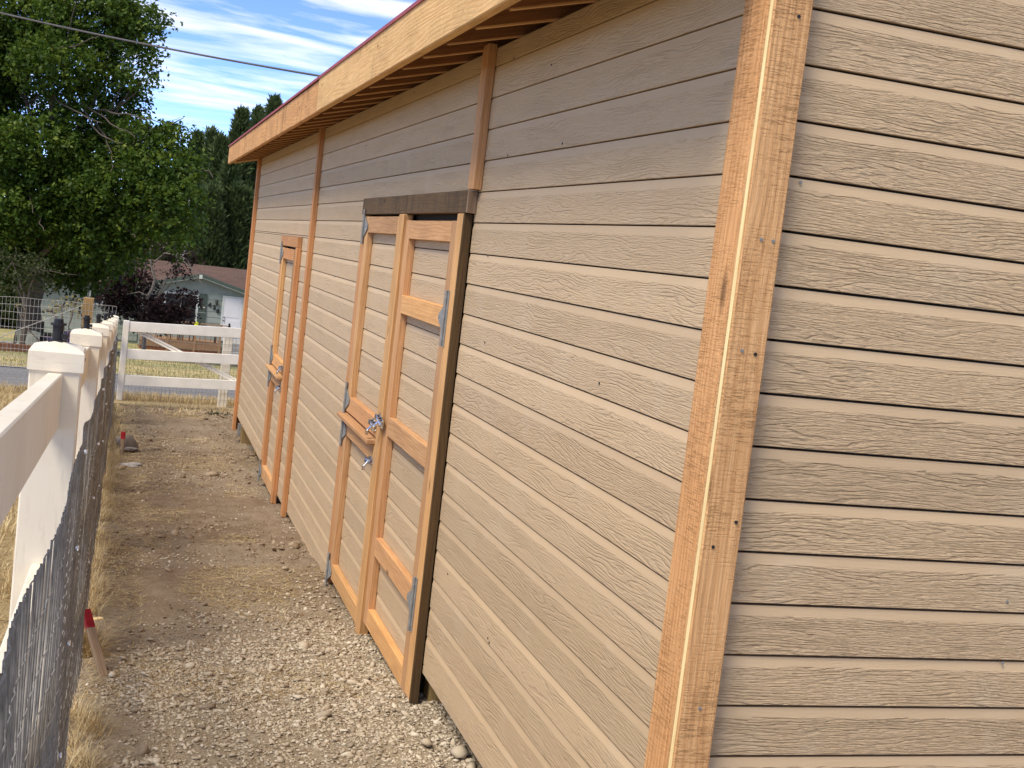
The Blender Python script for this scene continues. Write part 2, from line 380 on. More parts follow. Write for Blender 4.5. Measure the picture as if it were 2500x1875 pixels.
def m_gravel():
    k = NT('gravel_stone'); a = k.n('Attribute', attribute_name='rnd'); p = k.n('TexCoord').outputs['Object']
    c = k.ramp(a.outputs['Fac'], [(0.0, (0.23, 0.175, 0.12)), (0.25, (0.44, 0.36, 0.255)), (0.7, (0.54, 0.455, 0.335)), (1.0, (0.66, 0.585, 0.455))])
    c = k.mix(k.rng(k.noise(p, 60, 3), 0.4, 0.7, 0, 0.4), c, (0.44, 0.345, 0.235))
    return k.out(c, 0.88, nrm=k.bump(k.noise(p, 250, 3), 0.4, 0.002), spec=0.2)
m_gravel()
def m_ground():
    k = NT('dirt'); p = k.n('TexCoord').outputs['Object']
    sp = k.n('SeparateXYZ'); k.l(p, sp.inputs[0]); x, y = sp.outputs[0], sp.outputs[1]
    big = k.noise(p, 0.9, 4, 0.6); mid = k.noise(p, 5.5, 5, 0.65); fine = k.noise(p, 48, 5, 0.7); grit = k.noise(p, 190, 3, 0.7)
    dirt = k.mix(k.rng(mid, 0.32, 0.68), (0.24, 0.165, 0.10), (0.40, 0.30, 0.205))
    dirt = k.mix(k.rng(big, 0.45, 0.62, 0, 0.6), dirt, (0.47, 0.375, 0.27))
    strawm = k.rng(k.noise(k.mapping(p, (26, 120, 60)), 1.0, 3, 0.6), 0.56, 0.68); strawp = k.rng(k.noise(p, 2.2, 4, 0.6), 0.48, 0.62)
    dirt = k.mix(k.math('MULTIPLY', k.math('MULTIPLY', strawm, strawp), 0.75), dirt, (0.52, 0.40, 0.22))
    dirt = k.mix(k.rng(grit, 0.35, 0.70, 0.35, 0.0), dirt, (0.12, 0.085, 0.055))
    # gravelly near end
    gv = k.rng(k.math('ADD', y, k.math('MULTIPLY', k.noise(p, 1.6, 3), 2.4)), 4.6, 6.2, 1.0, 0.0)
    grav = k.mix(k.rng(fine, 0.35, 0.65), (0.36, 0.275, 0.18), (0.56, 0.46, 0.32))
    c = k.mix(k.math('MULTIPLY', gv, 0.8), dirt, grav)
    # dry field outside the path
    fld = k.mix(k.rng(fine, 0.3, 0.7), (0.30, 0.215, 0.10), (0.56, 0.43, 0.225))
    fm = k.math('MAXIMUM', k.rng(x, -1.50, -1.62, 0, 1), k.rng(y, 15.0, 15.6, 0, 1))
    c = k.mix(k.math('MULTIPLY', fm, 0.85), c, fld)
    h = k.math('ADD', k.math('MULTIPLY', fine, 1.0), k.math('MULTIPLY', grit, 0.35))
    return k.out(c, 0.95, nrm=k.bump(h, 1.0, 0.022), spec=0.1)
m_ground()
def m_asphalt():
    k = NT('asphalt'); p = k.n('TexCoord').outputs['Object']
    n = k.noise(p, 30, 4, 0.7); b = k.noise(k.mapping(p, (0.5, 2.0, 1)), 1.0, 3)
    c = k.mix(k.rng(n, 0.3, 0.7), (0.115, 0.11, 0.108), (0.21, 0.20, 0.195)); c = k.mix(k.rng(b, 0.4, 0.7, 0, 0.5), c, (0.25, 0.235, 0.22))
    return k.out(c, 0.9, nrm=k.bump(n, 0.3, 0.01))
m_asphalt()
def m_lawn():
    k = NT('lawn_turf'); p = k.n('TexCoord').outputs['Object']
    a = k.noise(p, 0.45, 4, 0.65); f = k.noise(k.mapping(p, (5, 5, 5)), 1.0, 4, 0.7)
    c = k.mix(k.rng(f, 0.3, 0.7), (0.13, 0.165, 0.055), (0.26, 0.26, 0.11)); sp = k.n('SeparateXYZ'); k.l(p, sp.inputs[0])
    dry = k.math('ADD', k.rng(a, 0.40, 0.58, 0.1, 0.8), k.rng(sp.outputs[1], 27.0, 34.0, 0.55, 0.0))
    c = k.mix(k.math('MINIMUM', dry, 0.9), c, (0.50, 0.39, 0.18))
    return k.out(c, 0.95, nrm=k.bump(f, 0.6, 0.05))
m_lawn()

# ------------------------------------------------------------------ ground
GY = [-60, -3, 1.5, 2.4, 3.65, 5, 7.2, 7.9, 12.1, 15.2, 17.5, 23.5, 47, 57, 75, 200, 700]
GZ = [-1.9, -2.42, -2.49, -2.53, -2.61, -2.69, -2.81, -2.86, -3.06, -3.14, -3.33, -3.81, -5.75, -6.45, -6.9, -7.6, -9.0]
def gz(x, y, fine=False):
    x = np.asarray(x, float); y = np.asarray(y, float)
    z = np.interp(y, GY, GZ)
    near = np.clip((16.5-y)/1.0, 0, 1)*np.clip((y+6)/3, 0, 1)
    dip = np.interp(x, [-1.7, -1.45, -1.2, -0.7, -0.25, 0.1, 0.6], [-0.05, -0.035, -0.045, -0.03, -0.01, 0.0, -0.02])
    z = z+near*dip
    if fine:
        z = z+near*(0.05*fbm(x*2.3, y*2.3, 3)+0.032*fbm(x*9, y*9, 3)+0.020*fbm(x*29+9, y*29, 2))
        ruts = np.exp(-((y-13.45-0.06*x)/0.16)**2)+np.exp(-((y-12.55-0.05*x)/0.14)**2)-0.8*np.exp(-((y-13.0-0.05*x)/0.2)**2)
        z = z-0.045*ruts*np.clip((x+1.3)/0.3, 0, 1)
    return z
xs = np.unique(np.round(np.concatenate([[-400, -200, -100, -60, -40, -28, -20, -15, -11, -8, -6, -4.5, -3.5, -2.8, -2.3], np.arange(-2.0, 0.75, 0.024), [1, 1.5, 2.2, 3, 4, 6, 9, 13, 18, 26, 40, 60, 100, 200, 400]]), 4))
ys = np.unique(np.round(np.concatenate([[-60, -40, -25, -15, -9, -5, -3, -2, -1, 0, 0.5], np.arange(1.0, 16.0, 0.026), np.arange(16, 24, 0.5), np.arange(24, 80, 2.0), [90, 110, 140, 200, 300, 450, 700]]), 4))
XX, YY = np.meshgrid(xs, ys)
ZZ = gz(XX, YY, True); nx, ny = len(xs), len(ys)
ii = np.arange(nx*ny).reshape(ny, nx)
FQ = np.stack([ii[:-1, :-1], ii[:-1, 1:], ii[1:, 1:], ii[1:, :-1]], -1).reshape(-1, 4)
g = obj('ground', tri_mesh(np.stack([XX, YY, ZZ], -1).reshape(-1, 3), FQ, smooth=True), MATS['dirt']); g['kind'] = 'structure'

def draped(name, mat, curve_lo, curve_hi, x0, x1, nxs, nys, lift):
    X = np.linspace(x0, x1, nxs); t = np.linspace(0, 1, nys)
    P = []
    for tt in t:
        y = curve_lo(X)*(1-tt)+curve_hi(X)*tt
        P.append(np.stack([X, y, gz(X, y)+lift], -1))
    P = np.array(P).reshape(-1, 3); i = np.arange(nxs*nys).reshape(nys, nxs)
    F = np.stack([i[:-1, :-1], i[:-1, 1:], i[1:, 1:], i[1:, :-1]], -1).reshape(-1, 4)
    o = obj(name, tri_mesh(P, F, smooth=True), mat); o['kind'] = 'structure'; return o
RK = 0.30
road_lo = lambda X: 16.95+0.22*(X+1.3); road_hi = lambda X: 23.9+RK*(X+1.3)
lawn_hi = lambda X: 75+0*X
draped('road', MATS['asphalt'], road_lo, road_hi, -45, 45, 120, 40, 0.03)
draped('road_edge_strip', MATS['concrete'], road_hi, lambda X: road_hi(X)+0.35, -45, 45, 120, 4, 0.045)
draped('lawn', MATS['lawn_turf'], lambda X: road_hi(X)+0.35, lawn_hi, -45, 45, 120, 90, 0.035)
draped('driveway', MATS['concrete'], lambda X: 45.6+RK*0.5*(X+1.3), lambda X: 48.2+RK*0.5*(X+1.3), -9, 0.4, 30, 20, 0.055)

# ------------------------------------------------------------------ the shed
S = 0.124
WALL_L, WALL_W, TOP = 12.19, 3.66, 0.20
shed = thing('horse_barn', (1.83, 6.1, -2.8), 'long beige lap sided horse barn with fresh lumber trim and deep eave', 'barn')
def siding_mesh(length, h, mat='siding_paint', gap=0.0042, key={}):
    k = (round(length, 3), round(h, 4), mat)
    if k in key: return key[k]
    full = h > S-0.001
    prof = [(0.0145, gap), (0.0012, gap), (0.0, gap+0.0014), (0.0, min(0.101, h-0.002))]
    if h > 0.104: prof += [(0.0004, 0.1035), (0.0014, min(0.109, h)), (0.0027, min(0.117, h)), (0.0034, h)]
    else: prof += [(0.0006, h)]
    prof += [(0.0145, h)]
    bm = bmesh.new(); uv = bm.loops.layers.uv.new('UVMap')
    A = [bm.verts.new((x, -length/2, z)) for x, z in prof]; B = [bm.verts.new((x, length/2, z)) for x, z in prof]
    n = len(prof)
    for i in range(n-1): bm.faces.new((A[i], A[i+1], B[i+1], B[i]))
    bm.faces.new(A[::-1]); bm.faces.new(B)
    for f in bm.faces:
        for l in f.loops: l[uv].uv = (l.vert.co.y, l.vert.co.z)
    bmesh.ops.recalc_face_normals(bm, faces=bm.faces[:])
    me = bpy.data.meshes.new('siding_board'); bm.to_mesh(me); bm.free(); me.materials.append(MATS[mat]); key[k] = me; return me
def courses(zlo, zhi):
    """siding courses between two heights: (bottom, height)"""
    res = []; k0 = math.floor(zlo/S+1e-6); z = k0*S
    while z < zhi-0.004:
        a, b = max(z, zlo), min(z+S, zhi)
        if b-a > 0.012: res.append((a, b-a))
        z += S
    return res
def side_boards(parent, y0, y1, zlo, zhi, x=0.0):
    for z, h in courses(zlo, zhi):
        j = random.uniform(-0.0006, 0.0006)
        obj('siding_board', siding_mesh(y1-y0, h), None, parent, T(x+j, (y0+y1)/2, z))
def end_boards(parent, x0, x1, zlo, zhi):
    for z, h in courses(zlo, zhi):
        j = random.uniform(-0.0008, 0.0008); zm = z+h
        xs_ = x0 if zm <= TOP else x0+(zm-TOP)/0.27
        xe_ = x1 if zm <= TOP else x1-(zm-TOP)/0.27
        if xe_-xs_ < 0.3: continue
        obj('siding_board', siding_mesh(round(xe_-xs_, 2), h, 'siding_rough', 0.0062), None, parent, T((xs_+xe_)/2, j, z) @ Matrix.Rotation(R(90), 4, 'Z'))
GAP = MATS['dark_wood_gap']
side = beam('side_wall', GAP, shed, 0.0165, 0.10, 0.02, WALL_L-0.02, -2.38, TOP, 0)
end = beam('end_wall', GAP, shed, 0.11, WALL_W, 0.0165, 0.10, -2.38, TOP, 0)
DOOR_A, DOOR_B = (2.40, 4.85), (7.82, 8.93)      # framed openings along the wall
side_boards(side, 0.05, 2.425, -2.395, TOP)
side_boards(side, 2.428, 7.145, -0.372, TOP)
side_boards(side, 4.80, 7.145, -2.762, -0.372)
side_boards(side, 7.15, 12.10, -0.637, TOP)
side_boards(side, 7.15, 7.80, -2.775, -0.637)
side_boards(side, 8.90, 12.10, -2.765, -0.637)
end_boards(end, 0.04, WALL_W-0.02, -2.42, 0.70)
# unseen walls closing the building
beam('back_wall', MATS['siding_paint'], shed, WALL_W-0.02, WALL_W+0.08, 0.0, WALL_L, -2.7, TOP, 0)
beam('far_end_wall', MATS['siding_paint'], shed, 0.02, WALL_W-0.03, WALL_L-0.08, WALL_L, -2.75, TOP, 0)
for (py, px_) in ((2.52, 0.05), (0.4, 0.05), (12.02, 0.06), (7.35, 0.10), (11.0, 0.12)):
    zg = float(gz(px_, py)); beam('foundation_post', MATS['treated_post'], shed, px_, px_+0.12, py-0.06, py+0.06, zg-0.1, -2.39)
beam('plate', MATS['galvanised'], shed, 0.018, 0.05, 12.03, 12.09, -2.98, -2.84, 0.001)
# trims (2x4 stock)
FF, PF, RF, CED = MATS['fresh_fir'], MATS['pale_fir'], MATS['red_fir'], MATS['rough_cedar']
t_ = 0.036
ca = beam('corner_trim', CED, shed, -0.030, -0.001, 0.001, 0.116, -2.47, 0.19, 0.003)
cb = beam('corner_trim', CED, shed, -0.031, 0.062, -0.038, -0.001, -2.47, 0.19, 0.003)
beam('sapwood_edge', MATS['sapwood'], cb, -0.0330, -0.0315, -0.0335, -0.020, -2.46, 0.185, 0)
beam('batten', FF, shed, -t_, -0.001, 2.357, 2.445, -0.362, 0.215)
beam('batten', RF, shed, -t_, -0.001, 7.10, 7.19, -2.80, 0.205)
beam('corner_trim', RF, shed, -t_, -0.001, 12.10, 12.19, -2.93, 0.20)
beam('corner_trim', RF, shed, -t_, 0.05, 12.192, 12.228, -2.93, 0.20)
# nail heads and holes
def nail_mesh():
    bm = bmesh.new(); bm_cyl(bm, (0, 0, 0), (0, -0.0015, 0), 0.0042, n=8); return done(bm)
nm = nail_mesh(); nm.materials.append(MATS['black_iron']); nm2 = nail_mesh(); nm2.materials.append(MATS['galvanised'])
for z, x in ((-0.52, 0.012), (-0.52, 0.042), (-0.77, 0.002), (-0.775, 0.036), (-1.16, 0.045), (-1.22, -0.004), (-1.60, 0.018), (-0.03, 0.03), (-2.0, 0.03)):
    obj('nail_head', nm if random.random() < 0.6 else nm2, None, cb, T(x, -0.0385, z))
for x, z in ((0.92, -0.58), (0.94, -0.70), (0.9, -0.99), (0.885, -1.12), (0.845, -1.33), (0.86, -1.49), (0.11, -0.38), (0.98, -0.95)):
    obj('nail_head', nm2 if random.random() < 0.5 else nm, None, end, T(x, -0.001, z))
for y, z in ((1.4, -0.23), (2.03, -0.24), (1.62, 0.05), (2.1, 0.13), (2.15, -0.62), (1.55, -1.97), (1.57, -1.96), (2.05, -0.95), (5.9, -0.87), (3.9, 0.17), (5.2, -0.03), (6.3, -1.9), (0.8, -0.95), (2.2, -1.9)):
    obj('nail_head', nm, None, side, T(-0.001, y, z) @ Matrix.Rotation(R(-90), 4, 'Z'))

# roof with rafters and fascia
SL = 0.27
def roof_mesh(off, th, y0, y1, xe):
    bm = bmesh.new(); xr = WALL_W/2
    pts = [(xe, TOP+off+SL*xe), (xr, TOP+off+SL*xr), (WALL_W-xe, TOP+off+SL*xe)]
    for y in (y0, y1):
        for x, z in pts: bm.verts.new((x, y, z))
        for x, z in pts: bm.verts.new((x, y, z+th))
    bm.verts.ensure_lookup_table(); v = bm.verts
    for a, b in ((0, 1), (1, 2)):
        bm.faces.new((v[a], v[b], v[6+b], v[6+a])); bm.faces.new((v[3+a], v[9+a], v[9+b], v[3+b]))
        bm.faces.new((v[a], v[3+a], v[3+b], v[b])); bm.faces.new((v[6+a], v[6+b], v[9+b], v[9+a]))
    bm.faces.new((v[0], v[6], v[9], v[3])); bm.faces.new((v[2], v[5], v[11], v[8]))
    return done(bm)
roof = obj('roof', roof_mesh(0.205, 0.004, -0.05, 12.70, -0.338), MATS['red_metal'], shed)
obj('roof_deck', roof_mesh(0.188, 0.014, -0.045, 12.66, -0.300), MATS['deck_dark'], roof)
ang = math.atan(SL)
for i in range(31):
    y = 0.019+0.4064*i
    if y > 12.3: break
    L_ = 0.62
    beam('rafter', MATS['rafter_shade_wood'], roof, -0.31, -0.31+L_, y-0.019, y+0.019, 0.0, 0.14, 0.001)
for o in [o for o in COL.objects if o.name.startswith('rafter')]:
    y = W[o].translation.y; M = T(-0.298+0.31*math.cos(ang), y, TOP+0.080+SL*(-0.298)+0.31*math.sin(ang)) @ Matrix.Rotation(-ang, 4, 'Y'); W[o] = M; o.matrix_basis = W[roof].inverted() @ M
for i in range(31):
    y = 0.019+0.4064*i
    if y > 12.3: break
    o = beam('rafter_lit_edge', MATS['pale_fir'], roof, 0, 0.60, -0.0185, 0.0185, 0, 0.005, 0)  # pale strip paints the light caught on each rafter's underside
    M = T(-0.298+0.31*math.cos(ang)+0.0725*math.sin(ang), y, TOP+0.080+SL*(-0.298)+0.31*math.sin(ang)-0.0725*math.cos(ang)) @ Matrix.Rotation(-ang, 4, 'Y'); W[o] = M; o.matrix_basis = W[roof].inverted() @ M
FZ0, FZ1 = 0.118, 0.316
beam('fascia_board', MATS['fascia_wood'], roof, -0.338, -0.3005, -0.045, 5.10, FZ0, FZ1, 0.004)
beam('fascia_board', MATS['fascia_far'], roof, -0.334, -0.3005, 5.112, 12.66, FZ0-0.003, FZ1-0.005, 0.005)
beam('drip_edge', MATS['red_metal'], roof, -0.345, -0.3385, -0.05, 12.68, FZ1-0.006, FZ1+0.010, 0)
for yy in (12.645,):
    o = beam('rake_board', MATS['fascia_wood'], roof, -0.30, 1.60, yy-0.018, yy+0.018, 0, 0.18, 0.003)
    M = T(-0.29+0.95*math.cos(ang), yy, TOP+0.092+SL*(-0.29)+0.95*math.sin(ang)) @ Matrix.Rotation(-ang, 4, 'Y'); W[o] = M; o.matrix_basis = W[roof].inverted() @ M

# doors
def hinge_mesh(dirn, tall=0.20, strap=0.11):
    """tee hinge: plate on the jamb, knuckle, triangular strap towards +dirn (y)"""
    bm = bmesh.new()
    bm_box(bm, -0.0035, 0, -dirn*0.004, -dirn*0.026, -tall/2, tall/2)
    bm_cyl(bm, (-0.008, 0, -tall/2), (-0.008, 0, tall/2), 0.0075, n=8)
    pts = [(0.004*dirn, -tall*0.30), (0.004*dirn, tall*0.30), (strap*dirn, 0.011), (strap*dirn, -0.011)]
    A = [bm.verts.new((-0.0035, a, b)) for a, b in pts]; B = [bm.verts.new((0, a, b)) for a, b in pts]
    bm.faces.new(A); bm.faces.new(B[::-1])
    for i in range(4): bm.faces.new((A[i], A[(i+1) % 4], B[(i+1) % 4], B[i]))
    for z in (-tall*0.38, -tall*0.13, tall*0.13, tall*0.38): bm_cyl(bm, (-0.0035, -dirn*0.017, z), (-0.0065, -dirn*0.017, z), 0.004, n=6)
    for d, z in ((0.03, 0.02), (0.03, -0.02), (strap-0.02, 0)): bm_cyl(bm, (-0.0035, dirn*d, z), (-0.0065, dirn*d, z), 0.004, n=6)
    return done(bm)
HL = hinge_mesh(-1); HL.materials.append(MATS['galvanised']); HR = hinge_mesh(1); HR.materials.append(MATS['galvanised'])
HRB = hinge_mesh(1, 0.235, 0.12); HRB.materials.append(MATS['galvanised'])
def latch_mesh():
    bm = bmesh.new()
    bm_box(bm, -0.004, 0, -0.045, 0.045, -0.022, 0.022)
    bm_box(bm, -0.004, 0, 0.055, 0.085, -0.020, 0.020)
    for y in (-0.03, 0.0, 0.028): bm_box(bm, -0.020, -0.003, y-0.006, y+0.006, -0.012, 0.012)
    bm_cyl(bm, (-0.014, -0.05, 0), (-0.014, 0.10, 0), 0.007, n=8)
    bm_box(bm, -0.026, -0.003, 0.062, 0.078, -0.013, 0.013)
    bm_cyl(bm, (-0.014, 0.010, 0), (-0.040, 0.010, -0.03), 0.006, n=8)
    bm_box(bm, -0.046, -0.034, -0.002, 0.022, -0.052, -0.026)
    for y, z in ((-0.038, 0.016), (-0.038, -0.016), (0.036, 0.016), (0.036, -0.016), (0.07, 0.0)): bm_cyl(bm, (-0.004, y, z), (-0.009, y, z), 0.005, n=6)
    return done(bm)
LM = latch_mesh(); LM.materials.append(MATS['zinc_bright'])
def leaf(y0, y1, z0, z1, rails, mats, zpan=None):
    """door leaf: dark core, lap siding panel, two stiles, rails"""
    d = beam('door_leaf', GAP, shed, 0.0165, 0.05, y0+0.006, y1-0.006, z0+0.01, z1-0.01, 0)
    side_boards(d, y0+0.012, y1-0.012, z0+0.03, z1-0.03)
    sw = 0.089; ms = mats
    beam('stile', ms[0], d, -t_, -0.001, y0, y0+sw, z0, z1)
    beam('stile', ms[1], d, -t_, -0.001, y1-sw, y1, z0, z1)
    for i, (a, b) in enumerate(rails):
        beam('rail', ms[2+i % (len(ms)-2)], d, -t_-(0.001 if i else 0), -0.001, y0+sw+0.0015, y1-sw-0.0015, a, b)
    return d
# big doorway: dark header, jambs, middle post
beam('door_header', MATS['weathered_wood'], shed, -0.040, -0.001, 2.42, 4.865, -0.458, -0.365, 0.003)
beam('header_end', MATS['stake_wood'], shed, -0.0402, -0.001, 2.400, 2.4185, -0.458, -0.366, 0.002)
jr = beam('door_jamb', PF, shed, -0.040, -0.001, 2.452, 2.546, -2.52, -0.460, 0.003)
beam('stained_edge', MATS['dark_stain'], jr, -0.0395, -0.001, 2.436, 2.4505, -2.53, -0.461, 0.002)
beam('door_jamb', RF, shed, -0.034, -0.001, 4.745, 4.855, -2.66, -0.460)
beam('middle_post', PF, shed, -0.052, -0.001, 3.592, 3.700, -2.625, -0.460, 0.004)
dr = leaf(2.553, 3.585, -2.532, -0.490, [(-0.58, -0.491), (-0.945, -0.855), (-1.556, -1.464), (-2.165, -2.072), (-2.530, -2.440)], [FF, FF, FF, PF, FF])
dl = leaf(3.710, 4.735, -1.612, -0.470, [(-0.562, -0.471), (-1.610, -1.520)], [PF, FF, FF])
dlb = leaf(3.710, 4.735, -2.608, -1.655, [(-1.745, -1.656), (-2.606, -2.518)], [PF, FF, FF, PF])
beam('shelf_board', FF, dlb, -0.080, -0.002, 3.78, 4.78, -1.650, -1.626, 0.003, Matrix.Rotation(R(-3), 4, 'Y'))
for d, z in ((dl, -0.53), (dl, -1.545), (dlb, -1.725), (dlb, -2.575)): obj('hinge', HL, None, d, T(-t_-0.003, 4.742, z))
for z in (-0.90, -2.13): obj('hinge', HRB, None, dr, T(-t_-0.005, 2.549, z))
obj('latch', LM, None, dl, T(-t_-0.001, 3.80, -1.555) @ Matrix.Rotation(R(8), 4, 'X'))
obj('latch', LM, None, dr, T(-0.053, 3.57, -1.50) @ Matrix.Rotation(R(12), 4, 'X'))
obj('latch', LM, None, dlb, T(-t_-0.001, 3.80, -1.74) @ Matrix.Rotation(R(-6), 4, 'X'))
# narrow doorway further along
beam('door_header', RF, shed, -0.040, -0.001, 7.80, 8.96, -0.722, -0.635, 0.003)
beam('door_jamb', RF, shed, -0.040, -0.001, 7.785, 7.878, -2.845, -0.724, 0.003)
beam('door_jamb', RF, shed, -0.034, -0.001, 8.850, 8.940, -2.83, -0.724)
du = leaf(7.888, 8.842, -1.785, -0.740, [(-0.835, -0.741), (-1.783, -1.692)], [MATS['treated_post'], PF, RF, PF])
dw = leaf(7.888, 8.842, -2.805, -1.832, [(-1.925, -1.833), (-2.803, -2.70)], [FF, RF, FF])
beam('shelf_board', FF, dw, -0.080, -0.002, 7.95, 8.92, -1.826, -1.802, 0.003, Matrix.Rotation(R(-3), 4, 'Y'))
for d, z in ((du, -0.79), (du, -1.72), (dw, -1.90), (dw, -2.77)): obj('hinge', HL, None, d, T(-t_-0.003, 8.848, z))
obj('latch', LM, None, du, T(-t_-0.001, 7.97, -1.735)); obj('latch', LM, None, dw, T(-t_-0.001, 7.97, -1.90))

# ------------------------------------------------------------------ white vinyl fence along the path
VN = MATS['white_vinyl']
FX = -1.475
fence = thing('vinyl_fence', (FX, 7.0, float(gz(FX, 7.0))), 'cream white vinyl post and rail fence with capped posts beside the path', 'fence')
def cap_mesh():
    bm = bmesh.new(); w = 0.0675
    lv = [(w, -0.048), (w, 0.0), (w-0.004, 0.006), (w-0.012, 0.010)]
    prev = None
    for r_, z in lv:
        ring = [bm.verts.new((sx*r_, sy*r_, z)) for sx, sy in ((-1, -1), (1, -1), (1, 1), (-1, 1))]
        if prev:
            for i in range(4): bm.faces.new((prev[i], prev[(i+1) % 4], ring[(i+1) % 4], ring[i]))
        else: bm.faces.new(ring[::-1])
        prev = ring
    ap = bm.verts.new((0, 0, 0.026))
    for i in range(4): bm.faces.new((prev[i], prev[(i+1) % 4], ap))
    return done(bm)
def insul_mesh():
    bm = bmesh.new()
    bm_box(bm, -0.018, 0.018, -0.016, 0.016, 0.012, 0.020)
    bm_cyl(bm, (0, 0, 0.016), (0, 0, 0.060), 0.0125, 0.0145, n=12)
    bm_cyl(bm, (0, 0, 0.058), (0, 0, 0.063), 0.020, 0.020, n=12)
    bm_cyl(bm, (0, 0, 0.062), (0, 0, 0.074), 0.0125, 0.0115, n=12)
    bm_box(bm, 0.010, 0.024, -0.007, 0.007, 0.024, 0.036)
    return done(bm)
CM = cap_mesh(); CM.materials.append(VN); IM = insul_mesh(); IM.materials.append(MATS['black_plastic'])
post_y = [-4.05, -1.6, 0.86, 3.32, 5.78, 8.24, 10.70, 13.16, 15.30]
for i, y in enumerate(post_y):
    ct = -0.985-0.0705*(y-0.86) + (0.02 if y > 15 else 0)
    zg = float(gz(FX, y))-0.1
    po = beam('post', VN, fence, FX-0.0625, FX+0.0625, y-0.0625, y+0.0625, zg, ct-0.02, 0.004)
    c = obj('cap', CM, None, po, T(FX, y, ct-0.010)); obj('insulator', IM, None, po, T(FX-0.003, y+0.004, ct-0.004) @ Matrix.Rotation(R(random.uniform(-4, 4)), 4, 'Y') @ Matrix.Rotation(random.uniform(-0.6, 0.6), 4, 'Z'))
    obj('cap_screw', nm2, None, po, T(FX+0.0678, y, ct-0.03) @ Matrix.Rotation(R(90), 4, 'Z'))
    if i+1 < len(post_y):
        y2 = post_y[i+1]; dzz = -0.0705*(y2-y); L_ = (y2-y)-0.125
        for top in (0.068, 0.565, 0.98):
            zt = ct-top+dzz/2
            beam('rail', VN, fence, FX-0.019, FX+0.019, y+0.0625, y2-0.0625, zt-0.14, zt, 0.003, Matrix.Rotation(math.atan2(dzz, y2-y), 4, 'X'))

# wire mesh hung on the path side of the fence
meshf = thing('wire_mesh', (-1.40, 7.0, float(gz(-1.40, 7.0))), 'grey woven wire mesh hung along the path side of the vinyl fence', 'wire mesh')
MY0, MY1 = -2.1, 15.15
def mesh_x(y, z, zt): return -1.402+0.010*math.sin(y*2.1+0.7)*0.6+0.006*math.sin(y*5.3+z*3)+0.05*max(0, (zt-z)/1.25)*0.35
def mesh_top(y):
    s = (y-0.86) % 2.46/2.46
    return -1.172-0.067*y-0.035*math.sin(math.pi*s)-0.008*math.sin(y*7)
def wire_strip(paths, r, n=4):
    V = []; Fs = []; base = 0
    for P in paths:
        P = np.asarray(P); m = len(P); d = np.gradient(P, axis=0); d /= np.linalg.norm(d, axis=1)[:, None]
        ref = np.where(np.abs(d[:, 2:3]) > 0.9, np.array([[1.0, 0, 0]]), np.array([[0, 0, 1.0]]))
        a = np.cross(d, ref); a /= np.linalg.norm(a, axis=1)[:, None]; b = np.cross(d, a)
        for k in range(n):
            t = 2*math.pi*k/n; V.append(P+r*(math.cos(t)*a+math.sin(t)*b))
        idx = base+np.arange(n*m).reshape(n, m)
        for k in range(n):
            k2 = (k+1) % n; Fs.append(np.stack([idx[k, :-1], idx[k, 1:], idx[k2, 1:], idx[k2, :-1]], -1))
        base += n*m
    return tri_mesh(np.concatenate(V), np.concatenate(Fs))
vp = []; y = MY0; ki = 0
while y < MY1:
    zt = mesh_top(y)-0.001; zb = float(gz(-1.39, y))-0.01; jx = random.gauss(0, 0.0006)
    zz = np.linspace(zb, zt, 14); yj = random.gauss(0, 0.003); le = random.gauss(0, 0.004)
    vp.append([(mesh_x(y, z, zt)+jx+0.0005*math.sin(z*60+ki), y+yj+le*(z-zb), z) for z in zz]); y += 0.0508; ki += 1
obj('upright_wires', wire_strip(vp, 0.0020), MATS['wire_steel'], meshf)
hp = []
for k in range(14):
    row = []
    for y in np.arange(MY0, MY1, 0.0254):
        zt = mesh_top(y); zb = float(gz(-1.39, y)); z = zt-(zt-zb-0.02)*k/13
        row.append((mesh_x(y, z, zt)+0.0022*math.sin(y/0.0508*math.pi)+0.002, y, z+0.0022*math.sin(y/0.0508*math.pi+1)))
    hp.append(row)
obj('line_wires', wire_strip(hp, 0.0013), MATS['wire_mid'], meshf)
cb_ = bmesh.new(); bm_cyl(cb_, (0, -0.007, 0.004), (0, 0.007, -0.003), 0.0035, n=6); bm_cyl(cb_, (0.003, -0.004, -0.005), (0.003, 0.004, 0.006), 0.003, n=6); CLM = done(cb_); CLM.materials.append(MATS['clip_metal'])
for y in post_y[1:-1]:
    for fr in (0.02, 0.22, 0.42, 0.66, 0.9):
        zt = mesh_top(y); zb = float(gz(-1.39, y)); z = zt-(zt-zb)*fr
        obj('clip', CLM, None, meshf, T(mesh_x(y, z, zt)+0.006, y-0.02, z))

# ------------------------------------------------------------------ gate across the end of the path
gate = thing('vinyl_gate', (-0.2, 15.15, float(gz(-0.2, 15.15))), 'white three rail vinyl gate with diagonal brace at the end of the path', 'gate')
GYY = 15.15
beam('stile', MATS['gate_vinyl'], gate, -1.347, -1.268, GYY-0.03, GYY+0.03, -3.10, -2.015, 0.004, Matrix.Rotation(R(0.6), 4, 'Y'))
beam('stile', MATS['gate_vinyl'], gate, 2.22, 2.30, GYY-0.03, GYY+0.03, -3.10, -1.90, 0.004)
tilt = math.atan2(0.065, 1.5)
for zl in (-2.022, -2.394, -2.754):
    zt = zl+0.5*(2.22+1.268)*math.tan(tilt)*0.8-0.004
    beam('rail', MATS['gate_vinyl'], gate, -1.266, 2.218, GYY-0.019, GYY+0.019, zt-0.135, zt, 0.003, Matrix.Rotation(-tilt*0.8, 4, 'Y'))
